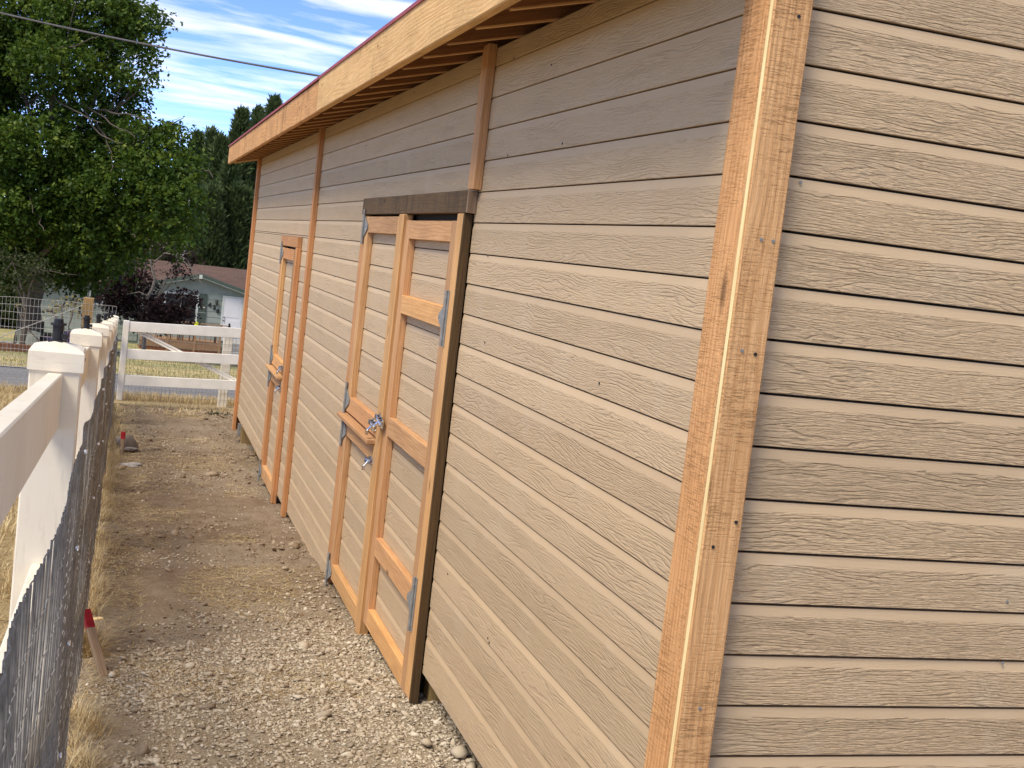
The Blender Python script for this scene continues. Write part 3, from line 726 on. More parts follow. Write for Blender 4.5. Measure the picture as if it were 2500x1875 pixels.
for dz in (0.018, -0.018):
    p0, p1 = Vector((-1.16, GYY+0.032, -2.145+dz)), Vector((1.05, GYY+0.032, -3.06+dz)); d = p1-p0; L_ = d.length
    o = beam('brace', MATS['gate_vinyl'], gate, 0, L_, -0.012, 0.012, -0.013, 0.013, 0.002)
    M = T(*((p0+p1)/2)) @ Matrix.Rotation(-math.atan2(d.z, d.x), 4, 'Y'); W[o] = M; o.matrix_basis = W[gate].inverted() @ M

# ------------------------------------------------------------------ field fence along the road
FY = 15.95
ff = thing('field_fence', (-1.83, FY, float(gz(-1.83, FY))), 'pale square wire field fence on a square wooden post along the road', 'fence')
zg = float(gz(-1.83, FY)); beam('post', MATS['treated_post'], ff, -1.900, -1.760, FY, FY+0.14, zg-0.2, -1.815, 0.006)
beam('post', MATS['treated_post'], ff, -5.20, -5.06, FY, FY+0.14, zg-0.2, -1.84, 0.006)
paths = []
for x in np.arange(-6.5, -1.45, 0.0515): paths.append([(x+0.003*math.sin(9*z+x*40), FY-0.004+0.01*math.sin(x*3+z), z) for z in np.linspace(float(gz(x, FY)), -1.905+0.012*math.sin(x*2.2), 10)])
obj('upright_wires', wire_strip(paths, 0.0022), MATS['wire_light'], ff)
paths = []
for k in range(13):
    paths.append([(x, FY-0.008+0.01*math.sin(x*3), -1.905+0.012*math.sin(x*2.2)-k*0.1016+0.004*math.sin(x*11+k)+(0.02*max(0, x+1.76))) for x in np.arange(-6.5, -1.44, 0.05)])
obj('line_wires', wire_strip(paths, 0.0026), MATS['wire_light'], ff)
A_ = onplane(203, 745, 1, FY-0.02); B_ = onplane(-60, 845, 1, FY-0.25); paths = []
for o_ in (0, 0.014): paths.append([tuple(A_+(B_-A_)*t+np.array([0, 0, -o_*t*0.6])) for t in np.linspace(0, 1, 12)])
obj('brace_wire', wire_strip(paths, 0.0035), MATS['wire_light'], ff)
rf2 = thing('roadside_fence', (0.12, FY-0.05, float(gz(0.12, FY))), 'dark wire fence with one capped white post right behind the gate', 'fence')
zg = float(gz(0.12, FY)); po = beam('post', VN, rf2, 0.055, 0.180, FY, FY+0.125, zg-0.1, -2.075, 0.004)
obj('cap', CM, None, po, T(0.1175, FY+0.0625, -2.065)); obj('insulator', IM, None, po, T(0.1175, FY+0.0625, -2.06))
po = beam('post', VN, rf2, 2.55, 2.675, FY, FY+0.125, zg-0.1, -2.0, 0.004); obj('cap', CM, None, po, T(2.6125, FY+0.0625, -1.99))
paths = []
for x in np.arange(-1.36, 2.7, 0.0515): paths.append([(x+0.004*math.sin(7*z+x*33), FY-0.01+0.012*math.sin(x*3+z*2), z) for z in np.linspace(float(gz(x, FY)), -2.19+0.015*math.sin(x*2.5), 10)])
obj('upright_wires', wire_strip(paths, 0.0020), MATS['wire_steel'], rf2)
paths = []
for k in range(10): paths.append([(x, FY-0.014+0.012*math.sin(x*3), -2.19+0.015*math.sin(x*2.5)-k*0.1016) for x in np.arange(-1.36, 2.7, 0.06)])
obj('line_wires', wire_strip(paths, 0.0022), MATS['wire_steel'], rf2)

# ------------------------------------------------------------------ stakes, stones, litter
def stake(base, top_, w, th, label):
    base, top_ = Vector(base), Vector(top_); d = top_-base; L_ = d.length
    q = d.to_track_quat('Z', 'Y').to_matrix().to_4x4(); M = T(*base) @ q
    s_ = bpy.data.objects.new('survey_stake', None); place(s_, M); tag(s_, label, 'stake', 'red tipped survey stakes')
    a = beam('shaft', MATS['stake_wood'], s_, -w/2, w/2, -th/2, th/2, 0, L_, 0.0015); M2 = M @ T(0, 0, L_/2-0.05); W[a] = M2; a.matrix_basis = W[s_].inverted() @ M2
    me = box_mesh(w+0.0016, th+0.0016, L_*0.24, 0.0015); obj('painted_tip', me, MATS['red_paint'], s_, M @ T(0, 0, L_-L_*0.24/2-0.0492)); return s_
b = Vector((-1.275, 2.93, float(gz(-1.275, 2.93))-0.01)); tp = Vector(atdepth(203, 1466, 5.62))
stake(b, tp, 0.037, 0.020, 'leaning wooden stake with dark red tip at the mesh, nearest the gravel')
b = Vector(onplane(298, 1104, 2, -2.99)); b.z = float(gz(b.x, b.y))-0.01
stake(b, b+Vector((-0.005, -0.01, 0.31)), 0.040, 0.020, 'small upright stake with bright red tip beside the brown rock, farther along')
def rock_mesh(sx, sy, sz, seed, sub=3, rough=0.25):
    bm = bmesh.new(); bmesh.ops.create_icosphere(bm, subdivisions=sub, radius=1.0); rs = np.random.default_rng(seed); ph = rs.random(6)*9
    for v in bm.verts:
        c = v.co; k = 1+rough*(math.sin(c.x*2.1+ph[0])*math.sin(c.y*2.3+ph[1])+0.6*math.sin(c.z*3.7+ph[2]+c.x*2)+0.3*math.sin(c.x*7+ph[3])*math.sin(c.y*6+ph[4]))
        v.co = Vector((c.x*sx*k, c.y*sy*k, c.z*sz*k))
    return done(bm, smooth=True)
p = onplane(306, 1088, 2, -2.98)
o = obj('rock', rock_mesh(0.115, 0.10, 0.095, 3), MATS['rock'], None, T(p[0], p[1]+0.12, float(gz(p[0], p[1]))+0.065)); tag(o, 'rounded brown rock behind the small red tipped stake', 'rock')
p = onplane(316, 1090, 2, -2.99)
o = obj('stone_slab', rock_mesh(0.075, 0.04, 0.016, 5), MATS['pale_stone'], None, T(p[0], p[1]-0.02, float(gz(p[0], p[1]))+0.035)); tag(o, 'flat pale stone propped against the brown rock', 'stone')
p = onplane(325, 1132, 2, -2.97)
o = obj('chalky_stone', rock_mesh(0.10, 0.055, 0.03, 8), MATS['pale_stone'], None, T(p[0], p[1], float(gz(p[0], p[1]))+0.008)); tag(o, 'broken chalky stone lying on the dirt left of the path', 'stone')
p = onplane(228, 1512, 2, -2.66)
o = obj('wood_offcut', box_mesh(0.05, 0.03, 0.008, 0.001), MATS['sapwood'], None, T(p[0]+0.02, p[1], float(gz(p[0], p[1]))+0.008) @ Matrix.Rotation(0.5, 4, 'Z')); tag(o, 'pale wood offcut on the ground just behind the leaning stake', 'wood offcut')

# gravel: faceted stones joined in one mesh
def stones(n, xr, yr, size, dens, seed):
    rs = np.random.default_rng(seed); out_v = []; out_f = []; rn = []
    bm = bmesh.new(); bmesh.ops.create_icosphere(bm, subdivisions=1, radius=1.0)
    V0 = np.array([v.co[:] for v in bm.verts]); F0 = np.array([[v.index for v in f.verts] for f in bm.faces]); bm.free()
    x = rs.uniform(*xr, n); y = rs.uniform(*yr, n); keep = rs.random(n) < dens(x, y); x, y = x[keep], y[keep]; m = len(x)
    if m == 0: return None
    sz = size*np.exp(rs.normal(0, 0.38, m)); sc = np.stack([rs.uniform(0.8, 1.5, m), rs.uniform(0.6, 1.0, m), rs.uniform(0.28, 0.55, m)], -1)*sz[:, None]
    jit = 1+0.42*(rs.random((m, len(V0), 3))-0.5)*2
    P = V0[None]*jit*sc[:, None, :]
    th = rs.uniform(0, 2*math.pi, m); tl = rs.normal(0, 0.35, m)
    c, s = np.cos(tl)[:, None], np.sin(tl)[:, None]; Px, Pz = P[..., 0]*c+P[..., 2]*s, -P[..., 0]*s+P[..., 2]*c
    c, s = np.cos(th)[:, None], np.sin(th)[:, None]; X = Px*c-P[..., 1]*s; Y = Px*s+P[..., 1]*c
    zc = gz(x, y, True)+sz*rs.uniform(0.0, 0.45, m)
    Vt = np.stack([X+x[:, None], Y+y[:, None], Pz+zc[:, None]], -1).reshape(-1, 3)
    Ft = (F0[None]+(np.arange(m)*len(V0))[:, None, None]).reshape(-1, 3)
    return Vt, Ft, np.repeat(rs.random(m), len(F0))
def gdens(x, y):
    nz = fbm(x*1.3+4, y*1.3, 3)
    d = np.clip((4.3-y+2.2*nz*2)/1.6, 0, 1)*np.clip((x+1.27+0.25*nz*2)/0.16, 0.04, 1)
    patch = np.clip(0.72+2.2*fbm(x*2.2, y*2.2+9, 3), 0.12, 1)
    return d*patch+0.30*np.clip((x+0.55)/0.3, 0, 1)*np.clip((5.0-y)/1.5, 0, 1)
parts = [stones(26000, (-1.38, 0.35), (1.3, 5.0), 0.0068, gdens, 1), stones(36000, (-1.38, 0.30), (1.3, 6.2), 0.0047, gdens, 2), stones(160, (-1.3, 0.35), (1.3, 4.4), 0.016, gdens, 3),
         stones(15000, (-1.32, 0.05), (4.0, 15.0), 0.0058, lambda x, y: 0.12+0.75*(fbm(x*1.1, y*0.9, 3) > 0.07), 4)]
Vs, Fs, Rs = [], [], []; base = 0
for v, f, r_ in [p for p in parts if p is not None]: Vs.append(v); Fs.append(f+base); Rs.append(r_); base += len(v)
o = obj('gravel', tri_mesh(np.concatenate(Vs), np.concatenate(Fs), np.concatenate(Rs)), MATS['gravel_stone']); tag(o, 'loose grey crushed gravel strewn over the near end of the path', 'gravel', kind='stuff')

rsz = [stones(16000, (-1.34, 0.15), (2.4, 15.2), 0.0075, lambda x, y: np.clip(0.30+2.0*fbm(x*1.5+7, y*1.2, 3), 0.05, 1)*np.clip((y-2.0)/2.5, 0.15, 1), 6), stones(500, (-1.3, 0.1), (4.5, 15.0), 0.020, lambda x, y: np.clip(0.25+2.2*fbm(x*1.5+7, y*1.2, 3), 0.03, 1), 7)]
o = obj('dirt_clods', tri_mesh(np.concatenate([rsz[0][0], rsz[1][0]]), np.concatenate([rsz[0][1], rsz[1][1]+len(rsz[0][0])]), np.concatenate([rsz[0][2], rsz[1][2]])), MATS['clod']); tag(o, 'small brown clods of earth lying along the dirt path', 'earth', kind='stuff')
# straw litter and dry grass
def blades(n, x, y, z, L, w, lean, rs, rndv, flat=False):
    """three-point bent blades as two quads -> one quad strip each (4 corners)"""
    th = rs.uniform(0, 2*math.pi, n); le = L*rs.uniform(0.5, 1.2, n)
    if flat: el = rs.normal(0.06, 0.10, n)
    else: el = np.clip(rs.normal(lean, 0.32, n), 0.1, 1.5)
    d = np.stack([np.cos(th)*np.cos(el), np.sin(th)*np.cos(el), np.sin(el)], -1)
    sd_ = np.stack([-np.sin(th), np.cos(th), np.zeros(n)], -1)*(w*rs.uniform(0.6, 1.3, n))[:, None]
    b0 = np.stack([x, y, z], -1); mid = b0+d*le[:, None]*0.55
    d2 = d.copy(); d2[:, 2] -= 0.0 if flat else 0.45; tip = mid+d2*le[:, None]*0.45
    q1 = np.stack([b0-sd_, b0+sd_, mid+sd_*0.8, mid-sd_*0.8], 1); q2 = np.stack([mid-sd_*0.8, mid+sd_*0.8, tip+sd_*0.15, tip-sd_*0.15], 1)
    return np.concatenate([q1, q2]), np.concatenate([rndv, rndv])
rs = np.random.default_rng(11)
n = 46000; x = rs.uniform(-1.36, 0.1, n); y = 2.6+12.4*rs.random(n)**1.25; keep = (fbm(x*1.9+3, y*1.4, 3) > 0.0) | (x < -1.1); keep &= (rs.random(n) < np.where(y < 4.2, 0.35, 1.0)) & ((x < -0.25) | (rs.random(n) < 0.35)); x, y = x[keep], y[keep]; n = len(x)
q, r_ = blades(n, x, y, gz(x, y, True)+0.004, 0.055, 0.0017, 0, rs, rs.random(n), True)
o = obj('straw_litter', poly_mesh(q, 4, r_), MATS['straw']); tag(o, 'short bits of dry straw scattered over the dirt path', 'straw', kind='stuff')
QS, RS_ = [], []
def tufts(cx, cy, n, L, spread, lean, w=0.0017):
    x = np.repeat(cx, n)+rs.normal(0, spread, len(cx)*n); y = np.repeat(cy, n)+rs.normal(0, spread, len(cx)*n)
    q, r_ = blades(len(x), x, y, gz(x, y)-0.005, L, w, lean, rs, np.clip(np.repeat(rs.random(len(cx)), n)*0.6+rs.random(len(x))*0.5, 0, 1)); QS.append(q); RS_.append(r_)
cy = np.concatenate([rs.uniform(3.2, 15, 140), rs.normal(2.3, 0.2, 6), rs.normal(3.4, 0.15, 4), rs.normal(1.8, 0.2, 7), rs.normal(10.8, 0.5, 14)]); cx = np.clip(rs.normal(-1.36, 0.035, len(cy)), -1.42, -1.27); tufts(cx, cy, 42, 0.17, 0.022, 0.75)
cx = rs.uniform(-0.6, -0.3, 4); cy = rs.uniform(3.6, 4.1, 4); tufts(cx, cy, 12, 0.06, 0.01, 0.8)
o = obj('dry_grass', poly_mesh(np.concatenate(QS), 4, np.concatenate(RS_)), MATS['straw']); tag(o, 'dry yellow grass tufts growing along the foot of the wire mesh', 'dry grass', kind='stuff')
QS, RS_ = [], []
cx = rs.uniform(-4.5, -1.52, 2600); cy = rs.uniform(0.0, 15.6, 2600); tufts(cx, cy, 11, 0.16, 0.05, 0.8, 0.0028)
cx = rs.uniform(-6.0, 2.6, 1500); cy = rs.uniform(16.05, 16.85, 1500)+0.2*(cx+1.3); tufts(cx, cy, 12, 0.16, 0.05, 0.9, 0.003)
cx = rs.uniform(-1.2, 0.5, 110); cy = rs.uniform(14.3, 15.6, 110); tufts(cx, cy, 12, 0.13, 0.06, 0.45, 0.003)
o = obj('dry_field_grass', poly_mesh(np.concatenate(QS), 4, np.concatenate(RS_)), MATS['straw']); tag(o, 'dry straw coloured field grass left of the fence and along the road', 'dry grass', kind='stuff')
QS, RS_ = [], []
n = 26000; x = rs.uniform(-13, 9, n); y = road_hi(x)+0.45+26*rs.random(n)**1.5
z = gz(x, y)+0.03; dry = np.clip(0.5+1.6*fbm(x*0.5, y*0.5, 3)+0.35*np.exp(-(y-road_hi(x))/2.5)+rs.normal(0, 0.15, n), 0, 1)
q, r_ = blades(n, x, y, z, 0.13, 0.007, 0.8, rs, dry); QS.append(q); RS_.append(r_)
o = obj('lawn_grass', poly_mesh(np.concatenate(QS), 4, np.concatenate(RS_)), MATS['lawn_blade']); tag(o, 'patchy green and yellow lawn grass beyond the road', 'grass', kind='stuff')
x = rs.uniform(-0.12, 0.35, 26); y = rs.uniform(14.45, 14.75, 26); QS, RS_ = [], []
tufts(x, y, 10, 0.10, 0.03, 0.5, 0.006)
o = obj('weed_clump', poly_mesh(np.concatenate(QS), 4, np.concatenate(RS_)*0.25), MATS['olive_leaf']); tag(o, 'low dark green weeds by the far corner of the barn', 'weeds', kind='stuff')

# ------------------------------------------------------------------ trees
def leaves_at(c, n, size, rs, droop=0.5, asp=0.62):
    """kite shaped leaves around centres c (n,3)"""
    m = len(c); th = rs.uniform(0, 2*math.pi, m); el = rs.normal(-droop, 0.5, m)
    d = np.stack([np.cos(th)*np.cos(el), np.sin(th)*np.cos(el), np.sin(el)], -1)
    ref = rs.normal(0, 1, (m, 3)); ref[:, 2] += 1.2; s = np.cross(d, ref); s /= np.linalg.norm(s, axis=1)[:, None]
    L = (size*rs.uniform(0.6, 1.3, m))[:, None]; Wd = L*asp*0.5
    return np.stack([c, c+d*L*0.45+s*Wd, c+d*L, c+d*L*0.45-s*Wd], 1)
def crown(clumps, rs, twigs, per, size, tl=0.55, droop=0.35, asp=0.62, shell=0.55):
    """clumps: (x, y, z, rx, ry, rz, density)"""
    C, Rn = [], []
    for (x, y, z, rx, ry, rz, dn) in clumps:
        n = int(twigs*dn*rx*rz); u = rs.normal(0, 1, (n, 3)); u /= np.linalg.norm(u, axis=1)[:, None]
        rad = (shell+(1-shell)*rs.random(n))*rs.uniform(0.75, 1.12, n); base = np.array([x, y, z])+u*rad[:, None]*np.array([rx, ry, rz])
        dirn = u*np.array([1, 1, 0.35])+rs.normal(0, 0.35, (n, 3)); dirn[:, 2] -= droop; dirn /= np.linalg.norm(dirn, axis=1)[:, None]
        tone = np.clip(rs.normal(0.42, 0.16, n)+0.12*u[:, 2], 0, 1)
        t = rs.random((n, per, 1))*tl*rs.uniform(0.5, 1.3, (n, 1, 1)); P = base[:, None]+dirn[:, None]*t+rs.normal(0, 0.06, (n, per, 3)); P[..., 2] -= 0.25*t[..., 0]**2
        C.append(P.reshape(-1, 3)); Rn.append(np.clip(np.repeat(tone, per)+rs.normal(0, 0.12, n*per), 0, 1))
    C = np.concatenate(C); Rn = np.concatenate(Rn); return leaves_at(C, len(C), size, rs, 0.4, asp), Rn
def limb(bm, a, b, r0, r1, rs, bend=0.12, seg=7, n=6):
    a, b = np.array(a, float), np.array(b, float); L = np.linalg.norm(b-a); o1 = rs.normal(0, bend*L*0.5, 3); pts = []
    for i in range(seg+1):
        t = i/seg; pts.append(a+(b-a)*t+o1*math.sin(math.pi*t)+rs.normal(0, 0.012*L, 3)*(0 < i < seg))
    bm_tube(bm, pts, [r0+(r1-r0)*i/seg for i in range(seg+1)], n); return pts
def P_(px, py, dep): return atdepth(px, py, dep)
PXM = FPX
def clump(px, py, dep, rpx, rpy, dn=1.0, rz=None):
    c = P_(px, py, dep); rx, rz_ = rpx*dep/PXM, rpy*dep/PXM
    return (c[0], c[1], c[2], rx, (rx+rz_)*0.5, rz_, dn)
# big maple left of the house
rs = np.random.default_rng(21)
D0 = 41.0
cl = [clump(40, 40, D0, 150, 110), clump(230, 30, D0-1, 120, 75), clump(330, 40, D0, 65, 45, 0.7), clump(-90, 150, D0, 150, 160), clump(150, 150, D0-2, 110, 70, 0.75), clump(300, 120, D0-1, 75, 38, 0.7),
      clump(270, 205, D0, 75, 40, 0.75), clump(330, 180, D0-1.5, 40, 24, 0.6), clump(50, 260, D0+1.5, 130, 80, 0.5), clump(215, 285, D0-1, 70, 45, 0.7), clump(290, 265, D0, 50, 28, 0.55),
      clump(90, 350, D0-2, 130, 75, 0.9), clump(-60, 380, D0, 120, 110), clump(250, 370, D0-1, 110, 55, 0.85), clump(370, 330, D0-2, 70, 40, 0.7), clump(430, 315, D0-2, 38, 26, 0.55), clump(395, 400, D0-2.5, 85, 50, 0.9),
      clump(300, 450, D0-2, 130, 60), clump(430, 470, D0-3, 60, 45, 0.8), clump(150, 470, D0-1, 130, 80), clump(20, 500, D0-2, 120, 75), clump(380, 530, D0-2, 80, 45, 0.7), clump(240, 560, D0-1, 120, 65, 0.9),
      clump(90, 590, D0+1, 130, 70, 0.9), clump(440, 545, D0-3, 32, 26, 0.6), clump(430, 590, D0-1, 30, 22, 0.5), clump(170, 650, D0+3, 90, 55, 0.8), clump(-40, 620, D0, 110, 75), clump(260, 635, D0+2, 60, 40, 0.7), clump(300, 320, D0+2, 60, 40, 0.6)]
mb = P_(70, 760, D0+0.5); mb = np.array([mb[0], mb[1], float(gz(mb[0], mb[1]))])
maple = thing('maple_tree', tuple(mb), 'big spreading green leafed tree filling the upper left, beyond the road', 'tree')
bm = bmesh.new(); fork = mb+np.array([0.1, 0, 3.2]); limb(bm, mb-np.array([0, 0, 0.2]), fork, 0.42, 0.30, rs, 0.03, 6, 10)
for c in cl[::1]:
    mid = fork+(np.array(c[:3])-fork)*0.55+np.array([0, 0, 0.6]); limb(bm, fork+rs.normal(0, 0.08, 3), mid, 0.13, 0.06, rs, 0.10, 6, 6)
    for k in range(3): limb(bm, mid, np.array(c[:3])+rs.normal(0, 0.5, 3)*np.array(c[3:6]), 0.05, 0.012, rs, 0.15, 6, 5)
for (a, b_) in (((195, 250), (330, 335)), ((200, 255), (300, 350)), ((230, 290), (270, 420)), ((130, 230), (250, 300)), ((75, 470), (108, 565)), ((60, 440), (80, 520)), ((290, 540), (330, 580)), ((240, 270), (390, 300)), ((100, 120), (240, 90))):
    limb(bm, P_(*a, D0-1.5), P_(*b_, D0-3.2), 0.04, 0.012, rs, 0.12, 8, 5)
obj('trunk', done(bm, smooth=True), MATS['bark'], maple)
q, r_ = crown(cl, rs, 400, 15, 0.145, 0.62); obj('crown', poly_mesh(q, 4, r_), MATS['maple_leaf'], maple)

def small_tree(name, label, base_px, clumps, mat, bark, seed, tw, per, size, group=None, trunk_r=0.09, fork_h=0.9, extra=(), tl=0.4, cat='tree', droop=0.3):
    rs = np.random.default_rng(seed); b = P_(*base_px); b = np.array([b[0], b[1], float(gz(b[0], b[1]))])
    t = thing(name, tuple(b), label, cat, group); bm = bmesh.new(); fk = b+np.array([0, 0, fork_h]); limb(bm, b-np.array([0, 0, 0.1]), fk, trunk_r, trunk_r*0.8, rs, 0.05, 5, 8)
    for c in clumps:
        limb(bm, fk, np.array(c[:3]), trunk_r*0.55, 0.015, rs, 0.15, 7, 5)
        for k in range(3): limb(bm, np.array(c[:3]), np.array(c[:3])+rs.normal(0, 0.6, 3)*np.array(c[3:6]), 0.02, 0.006, rs, 0.2, 5, 4)
    for pts, r0, r1 in extra: bm_tube(bm, [P_(*p) for p in pts], [r0+(r1-r0)*i/(len(pts)-1) for i in range(len(pts))], 6)
    obj('trunk', done(bm, smooth=True), bark, t); q, r_ = crown(clumps, rs, tw, per, size, tl, droop, 0.62, 0.3); obj('crown', poly_mesh(q, 4, r_), mat, t); return t
DP = 49.0
small_tree('plum_tree', 'dark purple leafed tree with bare grey upper twigs in front of the green house', (352, 840, DP),
    [clump(300, 705, DP, 48, 42), clump(345, 735, DP, 60, 45), clump(405, 755, DP-0.5, 62, 34), clump(290, 745, DP+0.3, 36, 34, 0.8), clump(445, 760, DP-0.4, 28, 24, 0.7), clump(350, 680, DP, 35, 22, 0.6), clump(375, 600, DP, 55, 34, 0.45), clump(300, 640, DP, 30, 22, 0.35), clump(440, 625, DP, 40, 24, 0.5), clump(440, 660, DP, 26, 20, 0.5), clump(330, 640, DP, 30, 22, 0.3), clump(370, 780, DP, 60, 22, 0.8), clump(455, 728, DP-0.3, 34, 26, 0.9), clump(310, 672, DP, 48, 32, 0.7), clump(270, 715, DP+0.2, 34, 40, 0.7)],
    MATS['plum_leaf'], MATS['grey_bark'], 31, 300, 9, 0.14, extra=(
    ([(358, 730, DP-0.6), (372, 705, DP-0.6), (378, 680, DP-0.6), (369, 650, DP-0.6), (366, 600, DP-0.6), (362, 575, DP-0.6)], 0.075, 0.02),
    ([(360, 722, DP-0.7), (340, 713, DP-0.7), (310, 718, DP-0.7)], 0.03, 0.015), ([(377, 640, DP-0.6), (402, 618, DP-0.6), (430, 622, DP-0.6), (462, 650, DP-0.6), (480, 672, DP-0.6), (500, 705, DP-0.6)], 0.035, 0.010),
    ([(362, 575, DP-0.6), (400, 605, DP-0.6), (440, 622, DP-0.6), (462, 618, DP-0.6)], 0.03, 0.010), ([(430, 622, DP-0.6), (455, 632, DP-0.6), (488, 690, DP-0.6)], 0.03, 0.008), ([(395, 570, DP-0.6), (410, 600, DP-0.6), (440, 640, DP-0.6)], 0.022, 0.01), ([(300, 680, DP-0.6), (312, 640, DP-0.6), (318, 600, DP-0.6)], 0.045, 0.015)))
small_tree('olive_bush', 'dull olive green bush at the left edge under the big tree', (60, 810, 36), [clump(30, 640, 36, 80, 55), clump(90, 655, 36, 45, 38), clump(40, 700, 36.5, 90, 30, 0.8)], MATS['olive_leaf'], MATS['bark'], 41, 150, 8, 0.10, cat='bush')
small_tree('yellow_shrub', 'thin shrub with dry yellow leaves beside the square wooden fence post', (180, 830, 21.5), [clump(183, 735, 21.5, 22, 12, 1.6), clump(150, 748, 21.5, 26, 14, 1.1), clump(195, 752, 21.5, 10, 22, 1.0), clump(42, 750, 21.5, 10, 9, 1.0), clump(128, 760, 21.5, 24, 8, 0.9)], MATS['yellow_leaf'], MATS['bark'], 43, 620, 7, 0.05, trunk_r=0.02, fork_h=0.3, cat='shrub', tl=0.12)
def conifer(px_top, py_top, dep, wpx, seed, label, spires=16, n=4200):
    rs = np.random.default_rng(seed); top = P_(px_top, py_top, dep); x, y = top[0], top[1]; zb = float(gz(x, y)); H = top[2]-zb; Rm = 1.6*wpx*dep/PXM
    t = thing('conifer_tree', (x, y, zb), label, 'tree', 'dark conifers behind the house'); bm = bmesh.new(); bm_tube(bm, [(x, y, zb-0.2), (x, y, zb+H*0.5), (x, y, zb+H*0.96)], [0.24, 0.14, 0.03], 8)
    C, Dr, Rn = [], [], []
    axes = [(x, y, zb, H, Rm*0.8), (x, y, zb, H*0.72, Rm*1.15)]
    for k in range(spires):
        a = rs.uniform(0, 2*math.pi); rr = Rm*rs.uniform(0.18, 0.72); axes.append((x+rr*math.cos(a), y+rr*math.sin(a), zb, H*rs.uniform(0.62, 0.95)*(1-0.12*rr/Rm), Rm*rs.uniform(0.26, 0.46)))
        bm_tube(bm, [(x, y, zb+H*0.15), (x+rr*math.cos(a)*0.8, y+rr*math.sin(a)*0.8, zb+H*0.35), (axes[-1][0], axes[-1][1], zb+axes[-1][3]*0.9)], [0.10, 0.07, 0.02], 5)
    obj('trunk', done(bm, smooth=True), MATS['bark'], t)
    for (ax, ay, az, h, rm) in axes:
        m = int(n*(1.0 if h == H else 0.5)); u = rs.random(m)**0.85; zz = 0.06+0.94*u
        tuft = 0.75+0.35*np.sin(zz*h*3.1+rs.random()*6)*rs.random(m)
        rr = rm*np.clip((1-zz)**0.85*1.3, 0.02, 1.0)*tuft*np.sqrt(rs.uniform(0.25, 1, m)); a = rs.uniform(0, 2*math.pi, m); a = np.round(a*5)/5+rs.normal(0, 0.10, m)
        C.append(np.stack([ax+rr*np.cos(a), ay+rr*np.sin(a), az+zz*h], -1)); el = rs.normal(0.75, 0.3, m)+zz*0.35
        Dr.append(np.stack([np.cos(a)*np.cos(el), np.sin(a)*np.cos(el), np.sin(el)], -1)); Rn.append(np.clip(rs.normal(0.45, 0.2, m), 0, 1))
    C, Dr, Rn = map(np.concatenate, (C, Dr, Rn)); m = len(C); per = 4
    C = np.repeat(C, per, 0)+rs.normal(0, 0.10, (m*per, 3)); Dr = np.repeat(Dr, per, 0)+rs.normal(0, 0.28, (m*per, 3)); Dr /= np.linalg.norm(Dr, axis=1)[:, None]
    s = np.cross(Dr, rs.normal(0, 1, (m*per, 3))); s /= np.linalg.norm(s, axis=1)[:, None]; L = 0.42*rs.uniform(0.6, 1.3, (m*per, 1)); w = L*0.13
    obj('crown', poly_mesh(np.stack([C-s*w*0.6, C+Dr*L*0.5-s*w, C+Dr*L, C+Dr*L*0.5+s*w], 1), 4, np.repeat(Rn, per)), MATS['conifer_needle'], t)
conifer(592, 277, 74, 78, 51, 'tallest single spired dark conifer just left of the barn fascia')
conifer(672, 248, 77, 85, 52, 'dark conifer whose tip pokes above the barn fascia, rightmost of the conifers')
conifer(483, 336, 78, 62, 53, 'dark conifer with low tufted top nearest the big leafy tree')
conifer(541, 346, 72, 58, 54, 'shorter dark conifer in the gap between two taller ones over the roof')
conifer(632, 274, 80, 60, 55, 'dark conifer with a cluster of small tips touching the barn fascia')
conifer(425, 430, 70, 75, 56, 'low dark conifer behind the antenna pole and house ridge')
conifer(330, 470, 72, 85, 57, 'dark conifer in the shade behind the purple tree')
conifer(455, 385, 75, 70, 61, 'dark conifer half hidden by the big leafy tree, left of the antenna pole tip')
conifer(565, 400, 70, 80, 62, 'low broad dark conifer directly above the house roof ridge')
conifer(200, 470, 66, 95, 58, 'dark conifer standing in the shade behind the big leafy tree')
conifer(60, 480, 62, 100, 59, 'dark conifer at the left edge deep behind the olive bush')
conifer(-80, 470, 60, 100, 60, 'dark conifer just outside the left edge behind the big tree')

# ------------------------------------------------------------------ the neighbour's house
HY = 57.0; HP, HT = MATS['house_paint'], MATS['house_trim']
hz0 = float(gz(1.5, HY))
house = thing('neighbour_house', (1.8, 60, hz0), 'low grey green house with brown shingle roof and front gable beyond the road', 'house')
PK = (1.78, -2.87); EV = -3.55; GL, GR = -0.75, 4.31      # gable peak and feet
def hsiding_front(parent, x0, x1, z0, z1, y, zf=None):
    z = z0
    while z < z1-0.02:
        b_ = min(z+0.27, z1)
        bm = bmesh.new()
        if zf is None or b_ <= EV: xa, xb, xc, xd = x0, x1, x0, x1
        else:
            f = lambda zz: (max(x0, PK[0]-(PK[1]-zz)/0.27), min(x1, PK[0]+(PK[1]-zz)/0.27))
            xa, xb = f(max(z, EV)) if z > EV else (x0, x1); xc, xd = f(b_)
        v = [bm.verts.new(p) for p in ((xa, y-0.018, z), (xb, y-0.018, z), (xd, y-0.002, b_), (xc, y-0.002, b_), (xa, y+0.03, z), (xb, y+0.03, z), (xd, y+0.03, b_), (xc, y+0.03, b_))]
        for f_ in ((0, 1, 2, 3), (4, 7, 6, 5), (0, 4, 5, 1), (3, 2, 6, 7), (0, 3, 7, 4), (1, 5, 6, 2)): bm.faces.new([v[i] for i in f_])
        obj('siding_board', done(bm), HP, parent); z = b_
fw = beam('wall', HP, house, GL+0.06, GR-0.06, HY+0.035, HY+4, hz0-0.2, EV-0.02, 0)
hsiding_front(fw, GL+0.05, GR-0.05, hz0+0.35, -2.90, HY, True)
mw = beam('wall', HP, house, -5.6, 9.0, HY+2.035, HY+9, hz0-0.3, EV-0.22, 0)
